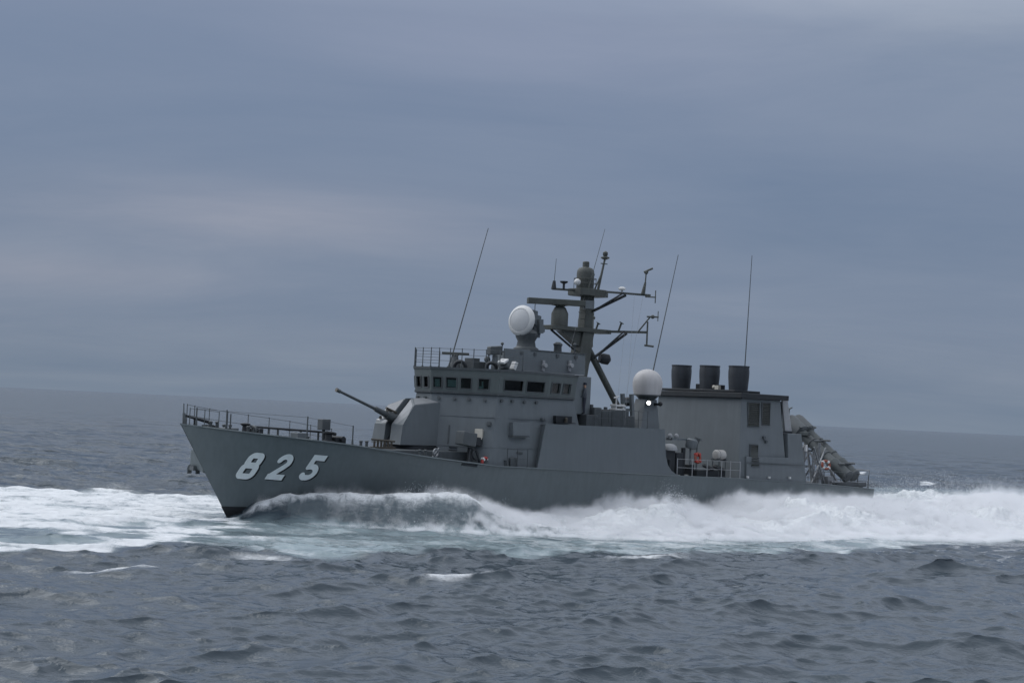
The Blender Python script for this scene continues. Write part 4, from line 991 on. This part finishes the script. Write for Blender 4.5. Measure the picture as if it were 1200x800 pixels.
# ---------------------------------------------------------------- recess forward of the engine house
q = MB(); q.box(31.6, 34.2, 2.1, 2.6, 4.72, 4.86); q.tube((33.9, 2.5, 2.6), (33.9, 2.5, 4.75), .05); q.build('recess_shelf', 'grey', ship)
for x in (31.25, 31.8):
    q = MB(); q.ball((x + .2, 2.55, 4.98), .15, 12); q.tube((x + .2, 2.55, 4.8), (x + .2, 2.55, 4.9), .08); q.build('floodlight', 'grey_light', ship, smooth=60)
q = MB(); q.box(30.4, 31.3, 2.55, 3.2, 2.7, 4.15); q.box(31.6, 32.2, 2.5, 3.0, 2.7, 4.0); q.tube((32.6, 2.6, 2.6), (32.6, 2.6, 4.3), .14, n=10); q.tube((30.6, 3.4, 2.7), (30.6, 3.4, 3.6), .12, n=10); q.box(32.9, 33.3, 2.3, 2.9, 2.7, 3.3); q.build('winch_gear', 'black', ship, bevel=.05)
q = MB(); q.lathe((31.0, 3.0, 4.12), (0, 0, 1), [(.46, 0), (.46, .12), (.40, .28), (.22, .38), (.02, .41)], 20); q.build('gear_cover', 'grey_light', ship, smooth=50)
q = MB(); q.lathe((33.05, 2.75, 4.25), (.2, .1, 1), [(.30, 0), (.36, .1), (.36, .5), (.24, .6)], 16); q.tube((33.05, 2.75, 2.6), (33.05, 2.75, 4.25), .06); q.build('covered_lamp', 'grey', ship, smooth=40)
q = MB(); q.tube((33.7, 2.4, 4.3), (33.9, 2.5, 4.9), .16, .2, 12); q.build('hose_reel_cover', 'grey_dark', ship, smooth=40)
q = MB(); q.box(32.9, 35.4, 2.9, 3.5, 2.62, 3.0); q.torus((34.1, 3.3, 3.18), (.2, .3, 1), .30, .1, 20, 8); q.torus((35.0, 3.3, 3.16), (.2, .3, 1), .28, .11, 20, 8); q.build('mooring_ropes', 'black', ship, smooth=60)
rail([edge(x, 1, .12) for x in (30.6, 31.9, 33.2, 34.5, 35.3, 36.2)], 1.0, mat='grey_light', rs=.026)
rail([edge(x, 1, .12) for x in (17.6, 18.3, 19.0)], .95, rs=.03)
q = MB(); q.box(17.9, 18.4, 3.55, 3.85, 2.98, 3.5); q.tube((18.6, 3.6, 2.9), (18.6, 3.6, 3.7), .08); q.box(18.45, 18.85, 3.5, 3.75, 3.7, 3.82); q.lathe((17.7, 3.7, 3.0), (0, 0, 1), [(.14, 0), (.14, .3), (.2, .34)], 12); q.build('replenishment_gear', 'grey_dark', ship, bevel=.03)
# covered machine gun on the port side deck
q = MB(); q.lathe((15.55, 3.25, 2.95), (0, 0, 1), [(.34, 0), (.30, .1), (.16, .3), (.14, 1.0)], 14); mg = q.build('covered_gun_mount', 'black', ship, smooth=40)
q = MB(); q.obox((15.2, 3.3, 4.42), ((1, -.1, -.12), (.1, 1, 0), (.12, 0, 1)), (.50, .32, .36)); q.build('gun_cover', 'grey_dark', mg, bevel=.05)
q = MB(); q.obox((15.95, 3.2, 4.3), ((1, -.1, -.1), (.1, 1, 0), (.1, 0, 1)), (.30, .22, .22)); q.torus((15.75, 3.45, 3.6), (.3, 1, .2), .26, .05, 18, 6); q.tube((15.2, 3.6, 3.0), (15.4, 3.4, 3.9), .06); q.tube((16.1, 3.5, 3.0), (15.8, 3.4, 3.9), .06); q.build('gun_cradle', 'black', mg, bevel=.02)
q = MB(); q.bar((14.6, 3.65, 3.1), (15.6, 3.75, 3.02), .25, .12); q.build('deck_plank', 'black', ship)
# ---------------------------------------------------------------- missile launcher aft
lau = bpy.data.objects.new('missile_launcher', None); COL.objects.link(lau); lau.parent = ship
def canister(x, off):
    p0 = Vector((x, 3.35, 2.75)) + Vector(off); p1 = Vector((x - .15, -1.75, 6.25)) + Vector(off); d = (p1 - p0).normalized(); ln = (p1 - p0).length
    q = MB(); q.lathe(p0, d, [(.36, 0), (.40, .04), (.41, 1.5), (.34, 1.6), (.34, ln - 1.6), (.38, ln - 1.55), (.38, ln - .9)], 24); c = q.build('missile_canister', 'canister', lau, smooth=35)
    q = MB(); q.lathe(p0, d, [(.44, ln - 1.5), (.56, ln - 1.4), (.58, ln - .25), (.52, ln - .05), (.40, ln + .02)], 24); q.build('muzzle_ring', 'grey_dark', c, smooth=35)
    q = MB(); q.lathe(p0, d, [(.30, -.12), (.40, -.02), (.44, .0), (.44, .10), (.40, .12)], 24)
    q.build('canister_base', 'grey_dark', c, smooth=35)
    for k in (2.2, 3.6):
        q = MB(); q.lathe(p0, d, [(.33, k), (.385, k + .02), (.385, k + .10), (.33, k + .12)], 24); q.build('canister_band', 'grey_dark', c, smooth=35)
    up = Vector((0, d.z, -d.y)); up = up if up.z > 0 else -up
    q = MB()
    for k in (.8, 3.3, 4.8): q.obox(p0 + d * k + up * .44, ((1, 0, 0), d, up), (.50, .06, .05))
    q.build('lifting_frame', 'grey_dark', c)
    return p0, d, ln
for x, off in ((47.5, (0, 0, 0)), (48.2, (0, 0, .05)), ): p0, d, ln = canister(x, off)
# launcher base, trusses
q = MB(); q.box(46.2, 49.3, 2.1, 3.5, 2.12, 2.4); q.box(46.4, 49.2, -2.0, 3.3, 2.05, 2.2); q.build('launcher_base', 'grey_dark', lau, bevel=.03)
q = MB()
for x in (46.9, 48.0, 49.1):
    q.bar((x, -.9, 2.1), (x, -.7, 5.15), .14, .14); q.bar((x, .9, 2.1), (x, .3, 4.6), .12, .12); q.bar((x, -.9, 2.2), (x, .6, 4.2), .09, .09); q.bar((x, 2.2, 2.2), (x, .6, 4.2), .10, .10)
for y, z in ((-.8, 4.9), (.4, 4.3), (-.9, 3.2), (.8, 2.6)): q.bar((46.9, y, z), (49.1, y, z), .12, .12)
q.bar((46.9, -.9, 2.2), (48.0, -.75, 4.8), .08, .08); q.bar((48.0, -.9, 2.2), (46.9, -.75, 4.8), .08, .08)
q.build('launcher_truss', 'steel', lau)
q = MB(); q.box(46.95, 47.15, -1.3, .4, 5.3, 5.55); q.box(46.9, 47.2, -1.9, -1.5, 5.5, 7.0); q.obox((46.9, -2.1, 6.9), ((1, .4, .3), (-.4, 1, 0), (0, 0, 1)), (.35, .25, .08)); q.obox((47.6, -2.0, 7.0), ((1, .2, .5), (-.4, 1, 0), (-.5, 0, 1)), (.35, .12, .04)); q.build('muzzle_hatch', 'canister', lau, bevel=.03)
q = MB(); q.tube((45.0, 2.9, 2.2), (45.0, 2.9, 4.9), .09); q.tube((45.4, 2.6, 2.2), (45.2, 2.6, 4.6), .06); q.box(44.8, 45.2, 2.6, 3.1, 2.2, 3.0); q.box(45.5, 46.0, 2.8, 3.3, 2.2, 2.75); q.tube((44.3, 3.0, 2.2), (44.3, 3.0, 4.4), .06); q.bar((44.0, 3.2, 2.3), (45.3, 3.2, 4.6), .08, .08); q.bar((45.3, 3.2, 2.3), (44.1, 3.2, 4.6), .08, .08); q.build('davit_frame', 'steel', ship)
q = MB(); q.lathe((44.6, 3.3, 2.25), (0, 0, 1), [(.2, 0), (.16, .1), (.14, .35), (.22, .4)], 12); q.tube((45.6, 3.5, 2.4), (46.8, 3.5, 2.4), .07); q.build('stern_capstan', 'steel', ship, smooth=40)
rail([edge(x, 1, .12) for x in (43.4, 44.4, 45.6, 46.8, 48.2, 49.4)] + [(49.75, y, z_deck(49.7)) for y in (2.4, 1.0, -.4, -1.8, -3.4)], .9)
# stern: grab frame at the transom corner
q = MB(); q.path([(49.5, 3.4, 1.95), (49.7, 3.4, 3.2), (49.7, 2.2, 3.2), (49.7, 2.2, 1.95)], .03); q.build('stern_frame', 'steel', ship)

# ---------------------------------------------------------------- loose things carried on deck (each its own object)
def W(x, y, z): return Vector((BX + Acos * x + Asin * y, BY + Asin * x - Acos * y, z))
def thing(name, label, cat, x, y, z, group=None, rot=TH):
    o = bpy.data.objects.new(name, None); COL.objects.link(o); o.location = W(x, y, z); o.rotation_euler = (0, 0, rot)
    o['label'] = label; o['category'] = cat
    if group: o['group'] = group
    return o
def lifebuoy(x, y, z, label, axis=(.2, 1, .1), band='white', main='orange'):
    t = thing('lifebuoy', label, 'lifebuoy', x, y, z, 'lifebuoys carried on deck')
    q = MB(); q.torus((0, 0, 0), axis, .27, .080, 32, 10); ring = q.build('ring', main, t, smooth=60)
    for k in range(4):
        d = Vector(axis).normalized(); a_ = d.cross(Vector((0, 0, 1))).normalized(); b_ = d.cross(a_)
        an = R(45 + 90 * k); e = a_ * math.cos(an) + b_ * math.sin(an)
        q = MB(); q.obox(e * .27, (d, e, d.cross(e)), (.095, .095, .07)); q.build('reflective_band', band, t, bevel=.02)
    return t
lifebuoy(16.35, 3.60, 3.18, 'red and white lifebuoy low by the hull edge beneath the bridge', main='red')
lifebuoy(33.35, 3.1, 3.72, 'orange lifebuoy in the open recess forward of the three funnels', band='red')
lifebuoy(46.5, 2.3, 3.45, 'orange and white lifebuoy under the missile tubes at the stern', axis=(-.4, 1, .3))
t = thing('life_raft', 'white life raft canister on a cradle before the funnel house', 'life raft', 35.1, 3.25, 3.62)
q = MB(); q.lathe((-.40, 0, .32), (1, 0, 0), [(.05, 0), (.24, .03), (.31, .10), (.31, .38), (.315, .385), (.315, .415), (.31, .42), (.31, .70), (.24, .77), (.05, .80)], 22); q.build('canister', 'raft', t, smooth=35)
q = MB(); q.box(-.35, -.25, -.34, .34, -.05, .10); q.box(.25, .35, -.34, .34, -.05, .10); q.torus((-.2, 0, .32), (1, 0, 0), .315, .012, 24, 6)
for sx in (-.3, .3):
    for sy in (-.25, .25): q.tube((sx, sy, -1.05), (sx, sy, 0), .03)
q.build('cradle', 'grey_dark', t)

def person(x, y, z, heading, label, jacket, trousers, cap):
    """standing figure grown from a skeleton: one continuous body, jacket and cap as children"""
    t = thing('person', label, 'person', x, y, z, rot=TH + heading)
    J = [((0, 0, .95), .13), ((0, 0, 1.15), .125), ((0, 0, 1.36), .145), ((0, 0, 1.47), .075), ((.01, 0, 1.54), .06), ((.02, 0, 1.63), .095), ((.02, 0, 1.71), .075),
         ((0, .10, .90), .095), ((.02, .11, .50), .062), ((0, .11, .09), .045), ((.15, .12, .04), .035),
         ((0, -.10, .90), .095), ((.02, -.11, .50), .062), ((0, -.11, .09), .045), ((.15, -.12, .04), .035),
         ((0, .20, 1.40), .062), ((.02, .25, 1.13), .046), ((.18, .24, .98), .035), ((.25, .23, .96), .03),
         ((0, -.20, 1.40), .062), ((.02, -.25, 1.13), .046), ((.18, -.24, .98), .035), ((.25, -.23, .96), .03)]
    E_ = [(0, 1), (1, 2), (2, 3), (3, 4), (4, 5), (5, 6), (0, 7), (7, 8), (8, 9), (9, 10), (0, 11), (11, 12), (12, 13), (13, 14), (2, 15), (15, 16), (16, 17), (17, 18), (2, 19), (19, 20), (20, 21), (21, 22)]
    me = bpy.data.meshes.new('body'); me.from_pydata([p for p, r in J], E_, []); me.update()
    ob = bpy.data.objects.new('body', me); COL.objects.link(ob); ob.parent = t
    sk = ob.modifiers.new('skin', 'SKIN')
    for i, (p, r) in enumerate(J): me.skin_vertices[0].data[i].radius = (r, r)
    me.skin_vertices[0].data[0].use_root = True
    ss = ob.modifiers.new('subdivision', 'SUBSURF'); ss.levels = 2; ss.render_levels = 2
    mt, nt, bs = new_mat('person_body'); N, L = nt.nodes, nt.links
    tc = N.new('ShaderNodeTexCoord'); sp = N.new('ShaderNodeSeparateXYZ'); L.new(tc.outputs['Object'], sp.inputs[0])
    rp_ = N.new('ShaderNodeValToRGB'); rp_.color_ramp.interpolation = 'CONSTANT'
    dvz = N.new('ShaderNodeMath'); dvz.operation = 'DIVIDE'; dvz.inputs[1].default_value = 2.0; L.new(sp.outputs[2], dvz.inputs[0]); L.new(dvz.outputs[0], rp_.inputs[0])
    stops(rp_.color_ramp, [(0, (.01, .01, .012)), (.05, trousers), (.48, jacket), (.755, (.42, .26, .19))])
    L.new(rp_.outputs[0], bs.inputs['Base Color']); bs.inputs['Roughness'].default_value = .85
    me.materials.append(mt)
    q = MB(); q.lathe((.02, 0, 1.70), (0, 0, 1), [(.108, -.02), (.115, .0), (.115, .05), (.10, .10), (.03, .12)], 16); q.obox((.14, 0, 1.70), ((1, 0, -.2), (0, 1, 0), (.2, 0, 1)), (.07, .07, .008)); q.build('cap', cap, t, smooth=40)
    q = MB(); q.ball((.112, .035, 1.645), .012, 8); q.ball((.112, -.035, 1.645), .012, 8); q.obox((.115, 0, 1.575), ((1, 0, 0), (0, 1, 0), (0, 0, 1)), (.004, .025, .006)); q.build('eyes_and_mouth', 'black', t)
    q = MB(); q.prism([(.10, -.014, 1.60), (.10, .014, 1.60), (.135, .008, 1.602), (.135, -.008, 1.602)], [(.10, -.008, 1.66), (.10, .008, 1.66), (.112, .004, 1.65), (.112, -.004, 1.65)]); q.ball((.02, .10, 1.63), .025, 8); q.ball((.02, -.10, 1.63), .025, 8); q.build('nose_and_ears', 'skin', t)
    return t
q = MB(); q.box(24.05, 24.95, 2.3, 3.1, 5.34, 6.0); q.build('look_out_step', 'grey_dark', ship, bevel=.03)
person(24.25, 2.66, 6.0, math.pi - .9, 'crew member in dark cap and blue grey jacket standing behind the bridge', (.07, .08, .095), (.03, .035, .05), 'navy')
# ---------------------------------------------------------------- flying spray: droplets thrown up along the bow wave and over the wake
def build_spray():
    rng = np.random.default_rng(5)
    P = []; Z = []
    def emit(n, s, t, q, top_f, keep_noise, size, side=1, base=.45):
        """s along the hull, t across the wave (0 hull, 1 outer foot), q height share"""
        yb, yo = y_wl(s), y_out(s)
        y = yb + t * (yo - yb)
        top = z_crest(s) * top_f * (1 if side > 0 else .55)
        lowi = np.where(s > 49.8, .15, .80)
        prof = np.where(t < .52, lowi + (1 - lowi) * sstep(.1, .52, t), 1 - sstep(.52, 1.0, t) * .96)
        plume = .45 + .85 * fbm(s / 1.5, t * 4, seed=91, octs=4)
        z0 = z_crest(s) * core_share(s) * prof * base
        z = z0 + (top * prof * plume - z0) * q
        d = fbm(s / .9, z / .7, t * 6, seed=95, octs=4)
        thr = keep_noise[0] + keep_noise[1] * q
        ok = (rng.random(len(s)) < np.clip((d - thr) * 6 + .4, 0, 1)) & (z > .02) & (rng.random(len(s)) < sstep(115, 55, s))
        P.append(np.stack([s, side * y, z], 1)[ok]); Z.append((size * np.exp(rng.normal(0, .35, len(s))))[ok])
    def pick(n, xs, ws):
        c = np.cumsum(ws) / np.sum(ws); return np.interp(rng.random(n), np.concatenate([[0], c]), np.concatenate([[xs[0]], xs]))
    sx = np.linspace(6.5, 92, 400)
    # dense body of the spray
    w = np.interp(sx, [6.5, 9, 11, 13, 17, 22, 25, 29, 33, 40, 55, 75, 92], [.05, .4, 1.0, 1.6, 1.2, 1.1, 2.0, 1.4, 2.0, 2.6, 2.4, 1.4, .3])
    n = 150000
    s = pick(n, sx, w); t = np.clip(rng.normal(.50, .20, n), 0, 1.02); q = rng.random(n) ** 1.25
    emit(n, s, t, q, 1.04, (.30, .24), .017)
    # fine high wisps
    n = 90000
    s = pick(n, sx, w * np.interp(sx, [6, 10, 20], [.3, .9, 1])); t = np.clip(rng.normal(.42, .20, n), 0, 1.0); q = rng.random(n) ** 2.2
    emit(n, s, t, q, 1.22, (.36, .22), .014)
    # low spray at the outer foot
    n = 40000
    s = pick(n, sx, np.interp(sx, [6.5, 13, 16, 30, 92], [0, .2, 1, 1, .6])); t = np.clip(rng.normal(.86, .10, n), .3, 1.1); q = rng.random(n) ** 1.6
    emit(n, s, t, q, .9, (.34, .20), .016)
    # starboard side and stern wake
    n = 60000
    s = pick(n, sx, np.where(sx > 40, 1, .25)); t = np.clip(rng.normal(.5, .22, n), 0, 1.02); q = rng.random(n) ** 1.5
    emit(n, s, t, q, .9, (.34, .2), .018, side=-1)
    n = 90000
    s = 50.3 + 45 * rng.random(n) ** 1.3; y = rng.normal(0, 1, n) * (2.8 + .07 * (s - 50)); q = rng.random(n) ** 1.4
    z = .4 + q * (1.0 + 1.5 * fbm(s / 2, y / 2, seed=97)) * np.interp(s, [50, 55, 60, 66, 95], [.22, .32, .75, 1.3, .5])
    k = rng.random(n) < np.clip((fbm(s / .9, z / .7, y / 1.2, seed=98) - .34 - .15 * q) * 6 + .4, 0, 1)
    P.append(np.stack([s, y, z], 1)[k]); Z.append(np.full(k.sum(), .018))
    P = np.concatenate(P); r = np.concatenate(Z)
    # keep the spray off the ship itself
    hb = np.interp(P[:, 0], np.linspace(0, 50, 101), [hull_at(a, 1.0) for a in np.linspace(0, 49.8, 101)])
    hb = np.where(P[:, 0] > 49.95, -1, hb)
    out_ = np.abs(P[:, 1]) > hb + .02
    P, r = P[out_], r[out_]
    n = len(P)
    tet = np.array([(1, 1, 1), (1, -1, -1), (-1, 1, -1), (-1, -1, 1)], float) / math.sqrt(3)
    ax = rng.normal(size=(n, 3)); ax /= np.linalg.norm(ax, axis=1)[:, None]; an = rng.random(n) * 6.283
    K = tet[None].repeat(n, 0); c, s_ = np.cos(an)[:, None, None], np.sin(an)[:, None, None]; a = ax[:, None, :]
    K = K * c + np.cross(np.broadcast_to(a, K.shape), K) * s_ + a * (K @ ax[:, :, None]) * (1 - c)
    V = P[:, None, :] + K * r[:, None, None]
    V = V.reshape(-1, 3); V[:, 1] *= -1
    F = (np.array([(0, 1, 2), (0, 3, 1), (0, 2, 3), (1, 3, 2)])[None] + 4 * np.arange(n)[:, None, None]).reshape(-1, 3)
    me = bpy.data.meshes.new('spray')
    me.vertices.add(len(V)); me.vertices.foreach_set('co', V.astype(np.float32).ravel())
    me.loops.add(F.size); me.loops.foreach_set('vertex_index', F.astype(np.int32).ravel())
    me.polygons.add(len(F)); me.polygons.foreach_set('loop_start', np.arange(0, F.size, 3, dtype=np.int32))
    me.update(calc_edges=True)
    ob = bpy.data.objects.new('spray', me); COL.objects.link(ob)
    ob.location = (BX, BY, 0); ob.rotation_euler = (0, 0, TH)
    ob['kind'] = 'stuff'; ob['label'] = 'white spray thrown up along the hull and behind the stern'; ob['category'] = 'spray'
    mt, nt, b = new_mat('spray_water'); N, L = nt.nodes, nt.links; N.remove(b)
    df = N.new('ShaderNodeBsdfDiffuse'); df.inputs[0].default_value = (.86, .88, .90, 1)
    tr = N.new('ShaderNodeBsdfTranslucent'); tr.inputs[0].default_value = (.86, .88, .90, 1)
    mx = N.new('ShaderNodeMixShader'); mx.inputs[0].default_value = .45
    L.new(df.outputs[0], mx.inputs[1]); L.new(tr.outputs[0], mx.inputs[2]); L.new(mx.outputs[0], N['Material Output'].inputs[0])
    me.materials.append(mt)
build_spray()

# fine spray too small to see as drops: one closed volume that follows the wave
def build_mist():
    S0, S1 = 2.9, 96.0
    st = np.concatenate([np.linspace(S0, 14, 24), np.linspace(14.5, 60, 80), np.linspace(61, S1, 24)])
    top_k = 1.75
    V = []; F = []
    for s in st:
        yi = hull_at(s, .9) + .03 if s < 49.8 else max(-9.0, -(s - 49.8) * 6)
        yo = float(y_out(s)) + .6; zt = float(z_crest(s)) * top_k + .25
        ym = yi + .55 * (yo - yi)
        V += [(s, yi, -.35), (s, yi, zt), (s, ym, zt), (s, yo, .45), (s, yo, -.35)]
    k = 5
    for i in range(len(st) - 1):
        F += [(i * k + j, i * k + (j + 1) % k, (i + 1) * k + (j + 1) % k, (i + 1) * k + j) for j in range(k)]
    F += [tuple(range(k)), tuple(range((len(st) - 1) * k, len(st) * k))[::-1]]
    b = MB(); b.add(V, F)
    me = bpy.data.meshes.new('spray_mist'); me.from_pydata([(x, -y, z) for x, y, z in b.v], [], b.f)
    bm = bmesh.new(); bm.from_mesh(me); bmesh.ops.recalc_face_normals(bm, faces=bm.faces); bm.to_mesh(me); bm.free()
    ob = bpy.data.objects.new('spray_mist', me); COL.objects.link(ob)
    ob.location = (BX, BY, 0); ob.rotation_euler = (0, 0, TH)
    ob['kind'] = 'stuff'; ob['category'] = 'spray'; ob['label'] = 'soft white mist of spray hanging over the bow wave and wake'
    mt = bpy.data.materials.new('spray_mist'); mt.use_nodes = True
    nt = mt.node_tree; nt.nodes.clear(); N, L = nt.nodes, nt.links
    out = N.new('ShaderNodeOutputMaterial')
    tc = N.new('ShaderNodeTexCoord'); sp = N.new('ShaderNodeSeparateXYZ'); L.new(tc.outputs['Object'], sp.inputs[0])
    def m(op, *a, clamp=False):
        q = N.new('ShaderNodeMath'); q.operation = op; q.use_clamp = clamp
        for i, s in enumerate(a):
            if isinstance(s, (int, float)): q.inputs[i].default_value = s
            else: L.new(s, q.inputs[i])
        return q.outputs[0]
    sn = m('DIVIDE', sp.outputs[0], 100.0)
    def curve(xs, ys, sc):
        c = N.new('ShaderNodeFloatCurve'); mp = c.mapping; cu = mp.curves[0]
        mp.use_clip = False
        while len(cu.points) > 2: cu.points.remove(cu.points[1])
        cu.points[0].location = (xs[0] / 100, ys[0] / sc); cu.points[1].location = (xs[-1] / 100, ys[-1] / sc)
        for x, y in zip(xs[1:-1], ys[1:-1]): cu.points.new(x / 100, y / sc)
        for p in cu.points: p.handle_type = 'VECTOR'
        mp.update(); L.new(sn, c.inputs['Value']); return m('MULTIPLY', c.outputs[0], sc)
    yo = curve([0, 2.6, 3.4, 5.2, 7, 9, 13, 19, 27, 35, 44, 60, 90, 100], [0, .25, 1.3, 3.0, 4.8, 6.6, 9.6, 12.6, 14.2, 16.3, 18, 22, 30, 32], 40)
    yb = curve([0, 2.7, 5, 10, 15, 20, 30, 49.9, 52, 60, 100], [0, 0, .5, 1.6, 2.5, 3.1, 3.6, 3.5, 0, 0, 0], 10)
    zc = curve([0] + CR_X, [0] + [z + (.22 if 3.4 < x < 8.5 else 0) for x, z in zip(CR_X, CR_Z)], 4)
    amt = curve([0, 2.9, 4, 7, 10, 12.5, 15, 18, 22, 25, 28, 30, 34, 42, 47, 51, 56, 62, 80, 96, 100], [0, 0, .9, .8, .8, 1, 1, .7, .6, 1.2, .7, .6, 1.1, 1.0, .8, .9, 1.0, .7, .3, 0, 0], 2)
    y = m('MULTIPLY', sp.outputs[1], -1.0)
    t = m('DIVIDE', m('SUBTRACT', m('MAXIMUM', y, 0.0), yb), m('MAXIMUM', m('SUBTRACT', yo, yb), .1))
    # profile across the wave: high from the hull to the crest, falling to the outer foot
    pr = N.new('ShaderNodeMapRange'); pr.interpolation_type = 'SMOOTHSTEP'
    pr.inputs['From Min'].default_value = .50; pr.inputs['From Max'].default_value = 1.06; pr.inputs['To Min'].default_value = 1; pr.inputs['To Max'].default_value = .06
    L.new(t, pr.inputs[0])
    def noise(scale, det, rough, sc):
        mp = N.new('ShaderNodeMapping'); mp.inputs['Scale'].default_value = sc; L.new(tc.outputs['Object'], mp.inputs[0])
        n = N.new('ShaderNodeTexNoise'); n.inputs['Scale'].default_value = scale; n.inputs['Detail'].default_value = det; n.inputs['Roughness'].default_value = rough
        L.new(mp.outputs[0], n.inputs['Vector']); return n.outputs[0]
    plume = m('ADD', .30, m('MULTIPLY', noise(.8, 5, .65, (1, .6, .25)), 1.15))
    swell = m('ADD', .55, m('MULTIPLY', noise(.20, 2, .5, (1, .5, .1)), .9))
    lo = N.new('ShaderNodeMapRange'); lo.interpolation_type = 'SMOOTHSTEP'
    lo.inputs['From Min'].default_value = .12; lo.inputs['From Max'].default_value = .5; lo.inputs['To Min'].default_value = .10; lo.inputs['To Max'].default_value = 1
    L.new(t, lo.inputs[0])
    astern = m('GREATER_THAN', sp.outputs[0], 49.8)                 # behind the transom the middle of the wake lies low
    flat = m('ADD', m('MULTIPLY', astern, lo.outputs[0]), m('SUBTRACT', 1.0, astern))
    h = m('MULTIPLY', m('MULTIPLY', m('MULTIPLY', m('MULTIPLY', zc, pr.outputs[0]), flat), plume), swell)
    q = m('DIVIDE', sp.outputs[2], m('MAXIMUM', h, .05))
    ed = N.new('ShaderNodeMapRange'); ed.interpolation_type = 'SMOOTHSTEP'
    ed.inputs['From Min'].default_value = .35; ed.inputs['From Max'].default_value = 1.12; ed.inputs['To Min'].default_value = 1; ed.inputs['To Max'].default_value = 0
    L.new(q, ed.inputs[0])
    cl = N.new('ShaderNodeMapRange'); cl.interpolation_type = 'SMOOTHSTEP'
    cl.inputs['From Min'].default_value = .42; cl.inputs['From Max'].default_value = .62; cl.inputs['To Min'].default_value = .04; cl.inputs['To Max'].default_value = 2.0
    L.new(noise(1.5, 6, .68, (1, .8, .7)), cl.inputs[0])
    dens = m('MULTIPLY', m('MULTIPLY', m('MULTIPLY', m('POWER', ed.outputs[0], 1.6), cl.outputs[0]), amt), MIST_D)
    pv = N.new('ShaderNodeVolumePrincipled'); pv.inputs['Color'].default_value = (.985, .99, 1.0, 1); pv.inputs['Anisotropy'].default_value = .15
    L.new(dens, pv.inputs['Density']); L.new(pv.outputs[0], out.inputs['Volume'])
    me.materials.append(mt)
MIST_D = 4.6
build_mist()
